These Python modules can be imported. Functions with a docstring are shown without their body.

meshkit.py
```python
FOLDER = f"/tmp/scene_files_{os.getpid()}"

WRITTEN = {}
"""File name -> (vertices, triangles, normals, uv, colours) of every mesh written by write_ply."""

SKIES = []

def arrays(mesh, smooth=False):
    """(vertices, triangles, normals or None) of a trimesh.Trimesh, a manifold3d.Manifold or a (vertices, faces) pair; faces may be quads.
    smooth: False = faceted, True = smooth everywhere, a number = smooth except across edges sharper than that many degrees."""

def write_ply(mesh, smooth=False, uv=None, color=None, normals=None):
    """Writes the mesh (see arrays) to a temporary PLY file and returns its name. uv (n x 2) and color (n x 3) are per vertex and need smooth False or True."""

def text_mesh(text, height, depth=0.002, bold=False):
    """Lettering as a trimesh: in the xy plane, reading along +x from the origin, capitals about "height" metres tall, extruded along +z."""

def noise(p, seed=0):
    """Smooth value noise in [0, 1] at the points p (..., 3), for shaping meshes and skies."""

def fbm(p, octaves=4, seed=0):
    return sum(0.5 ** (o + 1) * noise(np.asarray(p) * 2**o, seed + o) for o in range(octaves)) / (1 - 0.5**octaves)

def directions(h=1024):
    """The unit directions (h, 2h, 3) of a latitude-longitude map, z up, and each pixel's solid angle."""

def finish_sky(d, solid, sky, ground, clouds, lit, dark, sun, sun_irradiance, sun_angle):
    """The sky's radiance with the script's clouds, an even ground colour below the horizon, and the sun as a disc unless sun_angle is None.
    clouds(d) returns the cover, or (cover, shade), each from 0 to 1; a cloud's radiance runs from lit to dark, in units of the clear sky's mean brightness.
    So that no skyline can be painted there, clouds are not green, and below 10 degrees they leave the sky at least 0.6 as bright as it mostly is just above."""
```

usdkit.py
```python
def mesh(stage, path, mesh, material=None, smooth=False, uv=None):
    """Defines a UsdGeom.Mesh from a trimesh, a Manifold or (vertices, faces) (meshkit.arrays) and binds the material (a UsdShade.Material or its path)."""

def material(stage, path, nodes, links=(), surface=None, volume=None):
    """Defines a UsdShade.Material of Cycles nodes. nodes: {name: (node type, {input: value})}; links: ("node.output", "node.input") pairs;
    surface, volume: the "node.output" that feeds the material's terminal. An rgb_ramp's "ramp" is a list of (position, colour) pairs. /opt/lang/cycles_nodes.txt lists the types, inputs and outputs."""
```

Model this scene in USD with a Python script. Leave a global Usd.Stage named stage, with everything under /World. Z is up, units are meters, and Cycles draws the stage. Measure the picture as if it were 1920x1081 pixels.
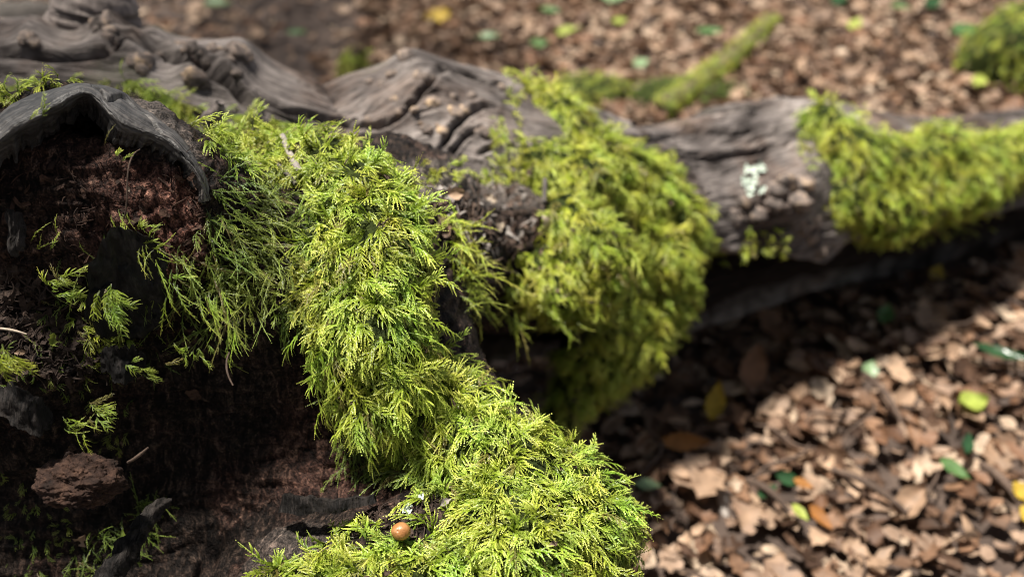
import math, random
import numpy as np, trimesh
from scipy.interpolate import CubicSpline
from scipy.spatial import cKDTree
from pxr import Usd, UsdGeom, UsdLux, UsdShade, Gf, Sdf, Vt
import usdkit, meshkit

rng = np.random.default_rng(7)
random.seed(7)
stage = Usd.Stage.CreateInMemory()
UsdGeom.SetStageUpAxis(stage, 'Z')
UsdGeom.Xform.Define(stage, '/World')
UsdGeom.Scope.Define(stage, '/World/Looks')

# ------------------------------------------------------------------ camera, sky, sun
CAM_H, PITCH, FOCAL = 1.13, math.radians(35.0), 35.0
FPX = 1920 * FOCAL / 36.0
cam = UsdGeom.Camera.Define(stage, '/World/camera')
cam.CreateHorizontalApertureAttr(36.0)
cam.CreateFocalLengthAttr(FOCAL)
cam.CreateFStopAttr(3.0)
cam.CreateFocusDistanceAttr(0.83)
cam.CreateExposureAttr(1.55)
cam.CreateClippingRangeAttr((0.02, 1000.0))
cam.AddTranslateOp().Set((0, 0, CAM_H))
cam.AddRotateXYZOp().Set((90 - math.degrees(PITCH), 0, 0))

SUN = np.array([-0.27, 0.10, 1.10]); SUN /= np.linalg.norm(SUN)
SUN_EL, SUN_ROT = math.asin(SUN[2]), math.atan2(SUN[0], SUN[1])
dome = UsdLux.DomeLight.Define(stage, '/World/sky')
dome.GetPrim().SetCustomDataByKey('kind', 'structure')
sky_m = usdkit.material(stage, '/World/Looks/sky', {
    's': ('sky_texture', {'sky_type': 'single_scattering', 'sun_disc': False, 'sun_elevation': SUN_EL, 'sun_rotation': SUN_ROT}),
    'g': ('geometry', {}), 'n': ('noise_texture', {'scale': 2.2, 'detail': 6.0, 'roughness': 0.6}), 'k': ('rgb_ramp', {'ramp': [(0.35, (.35, .35, .35)), (0.62, (.9, .9, .9))]}),
    'bw': ('rgb_to_bw', {}), 'cl': ('mix', {'mix_type': 'multiply', 'fac': 1.0, 'color2': (1.0, .97, .93)}), 'mx': ('mix', {}),
    'b': ('background_shader', {'strength': 0.06})},
    [('g.position', 'n.vector'), ('n.fac', 'k.fac'), ('k.color', 'mx.fac'), ('s.color', 'bw.color'), ('bw.val', 'cl.color1'), ('s.color', 'mx.color1'), ('cl.color', 'mx.color2'), ('mx.color', 'b.color')], surface='b.background')
UsdShade.MaterialBindingAPI.Apply(dome.GetPrim()).Bind(sky_m)
sun = UsdLux.DistantLight.Define(stage, '/World/sun')
sun.CreateNormalizeAttr(True)
sun.CreateIntensityAttr(1.0)
sun.CreateAngleAttr(5.0)
sun.CreateColorAttr((1.0, 0.95, 0.86))
sun.AddRotateXYZOp().Set((math.degrees(math.acos(SUN[2])), 0, math.degrees(math.atan2(SUN[0], -SUN[1]))))

# ------------------------------------------------------------------ helpers
CP, SP = math.cos(PITCH), math.sin(PITCH)
EYE = np.array([0, 0, CAM_H]); FWD = np.array([0, CP, -SP]); RGT = np.array([1.0, 0, 0]); UPV = np.array([0, SP, CP])

def P(u, v, z):
    "the place at a depth of z metres that the photograph shows at pixel u, v"
    return EYE + z * (FWD + (u - 960) / FPX * RGT - (v - 540.5) / FPX * UPV)

def G(u, v, h=0.0):
    d = FWD + (u - 960) / FPX * RGT - (v - 540.5) / FPX * UPV
    return EYE + d * ((CAM_H - h) / -d[2])

def proj(p):
    q = np.asarray(p) - EYE
    z = q @ FWD
    return 960 + FPX * (q @ RGT) / z, 540.5 - FPX * (q @ UPV) / z, z

def in_poly(u, v, poly):
    poly = np.asarray(poly, float); inside = np.zeros(np.shape(u), bool); j = len(poly) - 1
    for i in range(len(poly)):
        (xi, yi), (xj, yj) = poly[i], poly[j]
        c = (yi > v) != (yj > v)
        with np.errstate(divide='ignore', invalid='ignore'):
            inside ^= c & (u < (xj - xi) * (v - yi) / (yj - yi + 1e-12) + xi)
        j = i
    return inside

def poly_dist(u, v, line):
    "pixel distance to a polyline and the position along it (0..1)"
    best, at = np.full(np.shape(u), 1e9), np.zeros(np.shape(u)); line = np.asarray(line, float); n = len(line) - 1
    for i in range(n):
        a, b = line[i], line[i + 1]; d = b - a
        t = np.clip(((u - a[0]) * d[0] + (v - a[1]) * d[1]) / (d @ d), 0, 1)
        r = np.hypot(u - a[0] - t * d[0], v - a[1] - t * d[1])
        k = r < best; best = np.where(k, r, best); at = np.where(k, (i + t) / n, at)
    return best, at

USED = {}
def numbered(parent, name):
    k = (parent, name); n = USED.get(k, -1) + 1; USED[k] = n
    return f'{parent}/{name}' + (f'_{n:03d}' if n else '')

def tag(prim, label=None, category=None, group=None, kind=None):
    for k, v in (('label', label), ('category', category), ('group', group), ('kind', kind)):
        if v: prim.SetCustomDataByKey(k, v)
    return prim

def thing(name, label, category, group=None, loc=(0, 0, 0)):
    x = UsdGeom.Xform.Define(stage, numbered('/World', name))
    if tuple(loc) != (0, 0, 0): x.AddTranslateOp().Set(Gf.Vec3d(*map(float, loc)))
    return tag(x.GetPrim(), label, category, group)

def obj(name, mesh, mat, parent=None, smooth=True, uv=None, attrs=None, kind=None, origin=None):
    path = numbered(str(parent.GetPath()) if parent else '/World', name)
    if origin is not None:
        mesh = (np.asarray(mesh[0]) - origin, mesh[1])
    m = usdkit.mesh(stage, path, mesh, mat, smooth=smooth, uv=uv)
    for k, a in (attrs or {}).items():
        UsdGeom.PrimvarsAPI(m).CreatePrimvar(k, Sdf.ValueTypeNames.FloatArray, 'vertex').Set(Vt.FloatArray.FromNumpy(np.asarray(a, np.float32)))
    if kind: m.GetPrim().SetCustomDataByKey('kind', kind)
    return m.GetPrim()

def fbm(p, octaves=3, seed=0): return meshkit.fbm(np.asarray(p), octaves, seed) - 0.5

def quats(X, Z):
    "unit quaternions (w, x, y, z) of frames with x axis X and z axis as near Z as possible"
    X = X / np.linalg.norm(X, axis=1, keepdims=True)
    Y = np.cross(Z, X); Y /= np.linalg.norm(Y, axis=1, keepdims=True) + 1e-12
    Z = np.cross(X, Y)
    m = np.stack([X, Y, Z], 2)
    from scipy.spatial.transform import Rotation
    q = Rotation.from_matrix(m).as_quat()
    return m, q[:, [3, 0, 1, 2]]

def instancer(path, protos, pos, q, scale, idx, material, kind='stuff'):
    pi = UsdGeom.PointInstancer.Define(stage, path)
    targets = []
    for k, pr in enumerate(protos):
        m = usdkit.mesh(stage, f'{path}/shape_{k + 1:03d}', (pr['v'], pr['f']), material, smooth=pr.get('smooth', False))
        for a, val in pr.get('attrs', {}).items():
            UsdGeom.PrimvarsAPI(m).CreatePrimvar(a, Sdf.ValueTypeNames.FloatArray, 'vertex').Set(Vt.FloatArray.FromNumpy(np.asarray(val, np.float32)))
        targets.append(m.GetPath())
    pi.CreatePrototypesRel().SetTargets(targets)
    pi.CreatePositionsAttr(Vt.Vec3fArray.FromNumpy(pos.astype(np.float32)))
    pi.CreateOrientationsAttr(Vt.QuathArray([Gf.Quath(float(a), float(b), float(c), float(d)) for a, b, c, d in q]))
    pi.CreateScalesAttr(Vt.Vec3fArray.FromNumpy(np.repeat(np.asarray(scale)[:, None], 3, 1).astype(np.float32) if np.ndim(scale) == 1 else scale.astype(np.float32)))
    pi.CreateProtoIndicesAttr(Vt.IntArray.FromNumpy(np.asarray(idx, np.int32)))
    if kind: pi.GetPrim().SetCustomDataByKey('kind', kind)
    return pi.GetPrim()

# ---- signed distance shapes: chains of tapered capsules given as (u, v, depth, radius)
def chain(pts):
    c = []
    for q in pts:
        if q[2] is None:                    # rests on the wood
            p_, n_, _ = hit([q[0]], [q[1]]); c.append(p_[0] + n_[0] * (q[4] if len(q) > 4 else 0.0))
        else: c.append(P(*q[:3]))
    c = np.array(c); r = np.array([q[3] for q in pts], float)
    return c, r

def d_chain(x, ch):
    c, r = ch; best = np.full(len(x), 9.0)
    if len(c) == 1: return np.linalg.norm(x - c[0], axis=1) - r[0]
    for i in range(len(c) - 1):
        a, d = c[i], c[i + 1] - c[i]
        t = np.clip((x - a) @ d / (d @ d), 0, 1)
        best = np.minimum(best, np.linalg.norm(x - a - t[:, None] * d, axis=1) - (r[i] + t * (r[i + 1] - r[i])))
    return best

def smin(a, b, k):
    h = np.clip(0.5 + 0.5 * (b - a) / k, 0, 1)
    return b + (a - b) * h - k * h * (1 - h)

def surface_nets(fn, lo, hi, step, chunk=400000):
    lo, hi = np.asarray(lo, float), np.asarray(hi, float)
    n = np.ceil((hi - lo) / step).astype(int) + 1
    # coarse pass to find the narrow band
    cs = 4; nc = n // cs + 2
    gc = np.stack(np.meshgrid(*[np.arange(k) for k in nc], indexing='ij'), -1).reshape(-1, 3)
    dc = np.concatenate([fn(lo + step * cs * gc[i:i + chunk]) for i in range(0, len(gc), chunk)]).reshape(nc)
    near = np.abs(dc) < step * cs * 2.2
    val = np.repeat(np.repeat(np.repeat(np.where(dc > 0, 1.0, -1.0), cs, 0), cs, 1), cs, 2)[:n[0], :n[1], :n[2]]
    band = np.repeat(np.repeat(np.repeat(near, cs, 0), cs, 1), cs, 2)[:n[0], :n[1], :n[2]]
    ii = np.argwhere(band)
    val[tuple(ii.T)] = np.concatenate([fn(lo + step * ii[i:i + chunk]) for i in range(0, len(ii), chunk)])
    s = val < 0
    cells = np.zeros(n - 1, int)
    corners = [(a, b, c) for a in (0, 1) for b in (0, 1) for c in (0, 1)]
    for a, b, c in corners: cells += s[a:n[0] - 1 + a, b:n[1] - 1 + b, c:n[2] - 1 + c]
    act = (cells > 0) & (cells < 8)
    idx = np.full(n - 1, -1); ci = np.argwhere(act); idx[tuple(ci.T)] = np.arange(len(ci))
    acc, cnt = np.zeros((len(ci), 3)), np.zeros(len(ci))
    for ax in range(3):
        o = [k for k in range(3) if k != ax]
        for e in ((0, 0), (0, 1), (1, 0), (1, 1)):
            a0 = np.zeros(3, int); a0[o[0]], a0[o[1]] = e; a1 = a0.copy(); a1[ax] = 1
            v0, v1 = val[tuple((ci + a0).T)], val[tuple((ci + a1).T)]
            k = (v0 < 0) != (v1 < 0); t = np.where(k, v0 / np.where(k, v0 - v1, 1), 0)
            pt = ci + a0 + 0.0; pt[:, ax] += t
            acc += np.where(k[:, None], pt, 0); cnt += k
    V = lo + step * acc / np.maximum(cnt, 1)[:, None]
    F = []
    for ax in range(3):
        o1, o2 = (ax + 1) % 3, (ax + 2) % 3
        sl0, sl1 = [slice(None)] * 3, [slice(None)] * 3
        sl0[ax], sl1[ax] = slice(0, -1), slice(1, None)
        e = np.argwhere(s[tuple(sl0)] != s[tuple(sl1)])
        e = e[(e[:, o1] > 0) & (e[:, o2] > 0) & (e[:, o1] < n[o1] - 1) & (e[:, o2] < n[o2] - 1)]
        neg = s[tuple(e.T)]
        q = []
        for d1, d2 in ((1, 1), (0, 1), (0, 0), (1, 0)):
            c = e.copy(); c[:, o1] -= d1; c[:, o2] -= d2
            q.append(idx[tuple(c.T)])
        q = np.stack(q, 1)
        q[~neg] = q[~neg][:, ::-1]
        F.append(q)
    q = np.vstack(F); q = q[(q >= 0).all(1)]
    f = np.vstack([q[:, [0, 1, 2]], q[:, [0, 2, 3]]])
    return V, f

def normals(v, f):
    n = np.zeros_like(v); fn = np.cross(v[f[:, 1]] - v[f[:, 0]], v[f[:, 2]] - v[f[:, 0]])
    for k in range(3): np.add.at(n, f[:, k], fn)
    return n / (np.linalg.norm(n, axis=1, keepdims=True) + 1e-15)

def grid_faces(nu, nv, wrap=False):
    i, j = np.meshgrid(np.arange(nu - 1), np.arange(nv if wrap else nv - 1), indexing='ij')
    j2 = (j + 1) % nv
    q = np.stack([i * nv + j, (i + 1) * nv + j, (i + 1) * nv + j2, i * nv + j2], -1).reshape(-1, 4)
    return np.vstack([q[:, [0, 1, 2]], q[:, [0, 2, 3]]])

def tube(pts, rad, sides=6, noise=0.0, seed=0, caps=True, n=None):
    "a bent tapered rod through pts"
    pts = np.asarray(pts, float); rad = np.broadcast_to(np.asarray(rad, float), (len(pts),))
    if n:
        t = np.r_[0, np.cumsum(np.linalg.norm(np.diff(pts, axis=0), axis=1))]
        x = np.linspace(0, t[-1], n); pts2 = CubicSpline(t, pts)(x) if len(pts) > 2 else np.stack([np.interp(x, t, pts[:, k]) for k in range(3)], 1)
        rad = np.interp(x, t, rad); pts = pts2
    T = np.gradient(pts, axis=0); T /= np.linalg.norm(T, axis=1, keepdims=True)
    ref = np.array([0.13, 0.21, 0.97]); ref = ref if abs(T[0] @ ref) < 0.9 else np.array([1.0, 0.1, 0.2])
    A = np.cross(T, ref); A /= np.linalg.norm(A, axis=1, keepdims=True); B = np.cross(T, A)
    th = np.arange(sides) / sides * 2 * np.pi
    rr = rad[:, None] * np.ones(sides)
    if noise:
        q = np.stack([np.repeat(np.arange(len(pts))[:, None], sides, 1) * 0.35, np.cos(th)[None] * 1.3 + 0 * rr, np.sin(th)[None] * 1.3 + 0 * rr], -1)
        rr = rr * (1 + 2 * noise * fbm(q + seed * 7.7, 3, seed))
    v = pts[:, None] + rr[..., None] * (np.cos(th)[None, :, None] * A[:, None] + np.sin(th)[None, :, None] * B[:, None])
    f = grid_faces(len(pts), sides, True)[:, ::-1]
    v = v.reshape(-1, 3)
    if caps:
        k = len(v); v = np.vstack([v, pts[0], pts[-1]]); j = np.arange(sides); L = (len(pts) - 1) * sides
        f = np.vstack([f, np.stack([np.full(sides, k), j, (j + 1) % sides], 1)[:, ::-1][:, ::-1], np.stack([np.full(sides, k + 1), L + (j + 1) % sides, L + j], 1)])
    return v, f

def merge(parts):
    V, F, n = [], [], 0
    for v, f in parts: V.append(v); F.append(np.asarray(f) + n); n += len(v)
    return np.vstack(V), np.vstack(F)

# ------------------------------------------------------------------ materials
def mat(name, nodes, links, surface='p.BSDF'):
    return usdkit.material(stage, f'/World/Looks/{name}', nodes, links, surface=surface)

def wood_mat(name, ramp, coord='pos', stretch=(1, 1, 1), rot=(0, 0, 0), rough=0.85, bump=0.4, spec=0.25, patch=None, dist=0.004):
    nodes = {'m': ('mapping', {'scale': stretch, 'rotation': rot}),
             'n1': ('noise_texture', {'scale': 1.0, 'detail': 8.0, 'roughness': 0.65, 'distortion': 0.6}),
             'n2': ('noise_texture', {'scale': 9.0, 'detail': 4.0, 'roughness': 0.6}),
             'a': ('mix_float', {'fac': 0.35}),
             'r': ('rgb_ramp', {'ramp': ramp}),
             'b': ('bump', {'strength': bump, 'distance': dist, 'filter_width': 1.0}),
             'f': ('noise_texture', {'scale': 420.0, 'detail': 3.0, 'roughness': 0.7}),
             'hh': ('math', {'math_type': 'multiply_add', 'value2': 0.25}),
             'p': ('principled_bsdf', {'roughness': rough, 'specular_ior_level': spec})}
    if coord == 'uv': nodes['c'] = ('uvmap', {'attribute': 'st'}); src = 'c.UV'
    else: nodes['c'] = ('geometry', {}); src = 'c.position'
    nodes['g'] = ('geometry', {})
    links = [(src, 'm.vector'), ('m.vector', 'n1.vector'), ('g.position', 'n2.vector'), ('n1.fac', 'a.a'), ('n2.fac', 'a.b'), ('a.result', 'r.fac'),
             ('g.position', 'f.vector'), ('f.fac', 'hh.value1'), ('n1.fac', 'hh.value3'), ('hh.value', 'b.height'), ('b.normal', 'p.normal'), ('r.color', 'p.base_color')]
    return mat(name, nodes, links)

M = {}
M['grey_wood'] = mat('weathered_grey_wood', {
    'c': ('uvmap', {'attribute': 'st'}), 'g': ('geometry', {}), 'm': ('mapping', {'scale': (16, 330, 1)}), 'm2': ('mapping', {'scale': (9, 60, 1)}),
    'n1': ('noise_texture', {'scale': 1.0, 'detail': 7.0, 'roughness': 0.7, 'distortion': 1.0}), 'n2': ('noise_texture', {'scale': 1.0, 'detail': 6.0, 'roughness': 0.65, 'distortion': 1.5}), 'n3': ('noise_texture', {'scale': 9.0, 'detail': 5.0, 'roughness': 0.6}),
    'n4': ('noise_texture', {'scale': 330.0, 'detail': 3.0, 'roughness': 0.7}),
    'a': ('mix_float', {'fac': 0.5}), 'a2': ('mix_float', {'fac': 0.42}),
    'r': ('rgb_ramp', {'ramp': [(0.36, (.010, .0085, .008)), (0.43, (.034, .028, .026)), (0.49, (.088, .075, .070)), (0.56, (.19, .163, .15)), (0.66, (.37, .328, .305))]}),
    'n6': ('noise_texture', {'scale': 7.0, 'detail': 5.0, 'roughness': 0.65}), 'wr': ('map_range', {'from_min': 0.50, 'from_max': 0.66, 'to_min': 0.0, 'to_max': 0.65, 'clamp': True}), 'wm': ('mix', {'mix_type': 'multiply', 'color2': (.62, .42, .30)}), 'n7': ('noise_texture', {'scale': 4.0, 'detail': 6.0, 'roughness': 0.7}), 'gr': ('map_range', {'from_min': 0.55, 'from_max': 0.72, 'to_min': 0.0, 'to_max': 0.6, 'clamp': True}), 'gm': ('mix', {'color2': (.055, .065, .022)}), 'ledge_shade': ('attribute', {'attribute': 'ledge_shade'}), 'crk': ('attribute', {'attribute': 'crack'}), 'mx': ('mix', {'color2': (.011, .0068, .0052)}), 'my': ('mix', {'color2': (.010, .008, .007)}),  # mx paints the shade below the ledge into the wood colour
    'h': ('math', {'math_type': 'multiply_add', 'value2': 0.6}), 'h2': ('math', {'math_type': 'multiply_add', 'value2': 0.35}), 'b': ('bump', {'strength': 0.9, 'distance': 0.005, 'filter_width': 0.6}),
    'p': ('principled_bsdf', {'roughness': 0.75, 'specular_ior_level': 0.10})},
    [('c.UV', 'm.vector'), ('c.UV', 'm2.vector'), ('m.vector', 'n1.vector'), ('m2.vector', 'n2.vector'), ('g.position', 'n3.vector'), ('g.position', 'n4.vector'), ('n1.fac', 'a.a'), ('n2.fac', 'a.b'), ('a.result', 'a2.a'), ('n3.fac', 'a2.b'), ('a2.result', 'r.fac'),
     ('g.position', 'n6.vector'), ('n6.fac', 'wr.value'), ('wr.result', 'wm.fac'), ('r.color', 'wm.color1'), ('g.position', 'n7.vector'), ('n7.fac', 'gr.value'), ('gr.result', 'gm.fac'), ('wm.color', 'gm.color1'), ('gm.color', 'mx.color1'), ('ledge_shade.fac', 'mx.fac'), ('mx.color', 'my.color1'), ('crk.fac', 'my.fac'), ('my.color', 'p.base_color'), ('n2.fac', 'h.value1'), ('n1.fac', 'h.value3'), ('n4.fac', 'h2.value1'), ('h.value', 'h2.value3'), ('h2.value', 'b.height'), ('b.normal', 'p.normal')])
M['grey_pos'] = wood_mat('weathered_stub', [(0.3, (.03, .026, .024)), (0.45, (.11, .092, .085)), (0.55, (.20, .165, .15)), (0.7, (.33, .275, .24))], 'pos', (90, 90, 30), bump=0.8)
M['lip_wood'] = wood_mat('smooth_grey_lip', [(0.36, (.006, .0056, .0055)), (0.46, (.022, .0205, .020)), (0.55, (.062, .056, .052)), (0.67, (.17, .15, .136))], 'uv', (22, 420, 1), rough=0.55, bump=0.8, spec=0.4, dist=0.003)
M['burl'] = wood_mat('knob_wood', [(0.36, (.022, .018, .016)), (0.47, (.085, .068, .06)), (0.55, (.18, .138, .115)), (0.63, (.40, .285, .18)), (0.74, (.5, .36, .22))], 'pos', (60, 60, 60), bump=0.5)
M['dark_wood'] = wood_mat('wet_dark_wood', [(0.3, (.008, .007, .006)), (0.5, (.022, .016, .013)), (0.7, (.06, .04, .03))], 'pos', (60, 30, 200), rot=(0.5, 0.3, 0), rough=0.55, spec=0.45, bump=0.6)
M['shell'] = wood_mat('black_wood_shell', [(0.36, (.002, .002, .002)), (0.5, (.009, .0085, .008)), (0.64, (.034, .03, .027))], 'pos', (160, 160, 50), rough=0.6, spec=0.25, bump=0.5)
M['flap'] = wood_mat('grey_splinter', [(0.3, (.025, .022, .02)), (0.5, (.08, .07, .062)), (0.7, (.18, .155, .135))], 'pos', (300, 60, 60), bump=0.7)
M['flap_shade_tone'] = wood_mat('shade_toned_grey_splinter', [(0.36, (.003, .0027, .0025)), (0.48, (.009, .008, .0074)), (0.6, (.036, .030, .027))], 'pos', (330, 70, 50), bump=1.0, rough=.75, spec=.12)  # darker copy of the splinter grey, shade put into the colour
M['chunk'] = wood_mat('crumbly_brown_wood', [(0.36, (.006, .003, .002)), (0.5, (.030, .015, .010)), (0.64, (.09, .048, .031))], 'pos', (90, 90, 160), bump=1.0)
M['stick'] = wood_mat('dry_stick', [(0.3, (.09, .075, .065)), (0.5, (.24, .21, .19)), (0.7, (.42, .38, .34))], 'pos', (90, 90, 90), bump=0.5)
M['twig'] = wood_mat('dark_twig', [(0.3, (.02, .014, .01)), (0.55, (.09, .06, .045)), (0.75, (.2, .14, .1))], 'pos', (90, 90, 90), bump=0.4)
M['pale_bit'] = wood_mat('pale_bits', [(0.3, (.25, .19, .13)), (0.7, (.6, .5, .4))], 'pos', (150, 150, 150), bump=0.3)
M['dirt'] = wood_mat('dark_crumbs', [(0.3, (.012, .009, .007)), (0.5, (.04, .026, .02)), (0.7, (.10, .065, .048))], 'pos', (200, 200, 200), bump=0.8)
M['ground'] = wood_mat('forest_soil', [(0.3, (.02, .014, .011)), (0.5, (.055, .038, .03)), (0.7, (.12, .085, .065))], 'pos', (25, 25, 25), bump=1.0)
M['moss_base'] = wood_mat('moss_underlayer', [(0.3, (.006, .008, .003)), (0.5, (.02, .028, .006)), (0.72, (.06, .075, .014))], 'pos', (140, 140, 140), bump=1.0, dist=0.008, spec=0.1)

# the front mass: grain, with two per-vertex zones of its own wood (rot: red crumbly heartwood, grey: weathered skin)
M['butt'] = mat('rotten_heartwood', {
    'g': ('geometry', {}), 'm': ('mapping', {'scale': (120, 70, 45)}), 'n1': ('noise_texture', {'scale': 1.0, 'detail': 8.0, 'roughness': 0.7, 'distortion': 1.2}),
    'n2': ('noise_texture', {'scale': 22.0, 'detail': 5.0, 'roughness': 0.65}),
    'rd': ('rgb_ramp', {'ramp': [(0.36, (.003, .0025, .0022)), (0.48, (.011, .008, .007)), (0.57, (.034, .024, .019)), (0.68, (.10, .068, .053))]}),
    'rr': ('rgb_ramp', {'ramp': [(0.36, (.009, .005, .004)), (0.46, (.050, .022, .017)), (0.55, (.145, .066, .049)), (0.66, (.36, .19, .14))]}),
    'rg': ('rgb_ramp', {'ramp': [(0.3, (.03, .026, .024)), (0.5, (.11, .095, .086)), (0.7, (.25, .215, .195))]}),
    'ar': ('attribute', {'attribute': 'rot'}), 'ag': ('attribute', {'attribute': 'grey'}),
    'h': ('math', {'math_type': 'multiply_add', 'value2': 0.8, 'value3': -0.4}), 'hr': ('math', {'math_type': 'add', 'use_clamp': True}),
    'mx': ('mix', {}), 'my': ('mix', {}), 'n5': ('noise_texture', {'scale': 460.0, 'detail': 4.0, 'roughness': 0.75}), 'sp': ('rgb_ramp', {'ramp': [(0.36, (.25, .25, .25)), (0.5, (.85, .85, .85)), (0.62, (1.8, 1.7, 1.6)), (0.72, (3.4, 3.1, 2.8))]}), 'ml': ('mix', {'mix_type': 'multiply', 'fac': 1.0}),
    'hb': ('math', {'math_type': 'multiply_add', 'value2': 0.45}), 'b': ('bump', {'strength': 1.0, 'distance': 0.006, 'filter_width': 0.6}),
    'p': ('principled_bsdf', {'roughness': 0.6, 'specular_ior_level': 0.10})},
    [('g.position', 'm.vector'), ('m.vector', 'n1.vector'), ('g.position', 'n2.vector'), ('n1.fac', 'rd.fac'), ('n1.fac', 'rr.fac'), ('n1.fac', 'rg.fac'),
     ('n2.fac', 'h.value1'), ('h.value', 'hr.value1'), ('ar.fac', 'hr.value2'), ('hr.value', 'mx.fac'), ('rd.color', 'mx.color1'), ('rr.color', 'mx.color2'),
     ('ag.fac', 'my.fac'), ('mx.color', 'my.color1'), ('rg.color', 'my.color2'), ('my.color', 'ml.color1'), ('g.position', 'n5.vector'), ('n5.fac', 'sp.fac'), ('sp.color', 'ml.color2'), ('ml.color', 'p.base_color'), ('n5.fac', 'hb.value1'), ('n1.fac', 'hb.value3'), ('hb.value', 'b.height'), ('b.normal', 'p.normal')])

def moss_mat(name, old, mid, tip, trans=0.35):
    return mat(name, {
        'a': ('attribute', {'attribute': 'age'}), 'o': ('object_info', {}), 'g': ('geometry', {}),
        'r': ('rgb_ramp', {'ramp': [(0.0, old), (0.45, mid), (1.0, tip)]}),
        'n': ('noise_texture', {'scale': 26.0, 'detail': 3.0}),
        'v': ('map_range', {'from_min': 0.0, 'from_max': 1.0, 'to_min': 0.72, 'to_max': 1.28}),
        'nh': ('map_range', {'from_min': 0.3, 'from_max': 0.7, 'to_min': 0.47, 'to_max': 0.525}),
        'h': ('hsv', {'saturation': 1.0}), 'db': ('map_range', {'from_min': 0.93, 'from_max': 0.95, 'to_min': 0.0, 'to_max': 0.8, 'clamp': True}), 'dm': ('mix', {'color2': (.15, .10, .04)}),
        'p': ('principled_bsdf', {'roughness': 0.38, 'specular_ior_level': 0.5}), 't': ('translucent_bsdf', {}), 'x': ('mix_closure', {'fac': trans})},
        [('a.fac', 'r.fac'), ('r.color', 'h.color'), ('o.random', 'v.value'), ('v.result', 'h.value'), ('g.position', 'n.vector'), ('n.fac', 'nh.value'), ('nh.result', 'h.hue'),
         ('o.random', 'db.value'), ('db.result', 'dm.fac'), ('h.color', 'dm.color1'), ('dm.color', 'p.base_color'), ('dm.color', 't.color'), ('p.BSDF', 'x.closure1'), ('t.BSDF', 'x.closure2')], surface='x.closure')
M['moss'] = moss_mat('feather_moss', (.03, .036, .008), (.26, .36, .026), (.74, .81, .18))
M['moss_shade_tone'] = moss_mat('shade_toned_feather_moss', (.03, .036, .010), (.13, .19, .022), (.38, .47, .10))  # feather moss in darker greens, its shade painted into the colour
M['moss_far'] = moss_mat('trunk_moss', (.035, .042, .008), (.30, .375, .024), (.79, .83, .18))

def leaf_mat(name, ramp, trans=0.25, rough=0.6):
    return mat(name, {
        'o': ('object_info', {}), 'r': ('rgb_ramp', {'ramp': ramp}), 'g': ('geometry', {}),
        'n': ('noise_texture', {'scale': 60.0, 'detail': 4.0}), 'v': ('map_range', {'from_min': 0.3, 'from_max': 0.7, 'to_min': 0.7, 'to_max': 1.2}), 'h': ('hsv', {}),
        'p': ('principled_bsdf', {'roughness': rough, 'specular_ior_level': 0.3}), 't': ('translucent_bsdf', {}), 'x': ('mix_closure', {'fac': trans})},
        [('o.random', 'r.fac'), ('r.color', 'h.color'), ('g.position', 'n.vector'), ('n.fac', 'v.value'), ('v.result', 'h.value'), ('h.color', 'p.base_color'), ('h.color', 't.color'),
         ('p.BSDF', 'x.closure1'), ('t.BSDF', 'x.closure2')], surface='x.closure')
M['leaf_mix'] = leaf_mat('dry_leaves', [(0.0, (.035, .019, .012)), (0.18, (.08, .043, .026)), (0.36, (.155, .090, .056)), (0.5, (.23, .125, .070)), (0.62, (.25, .165, .115)), (0.78, (.33, .225, .155)), (0.9, (.40, .29, .205)), (1.0, (.47, .36, .26))])
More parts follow.
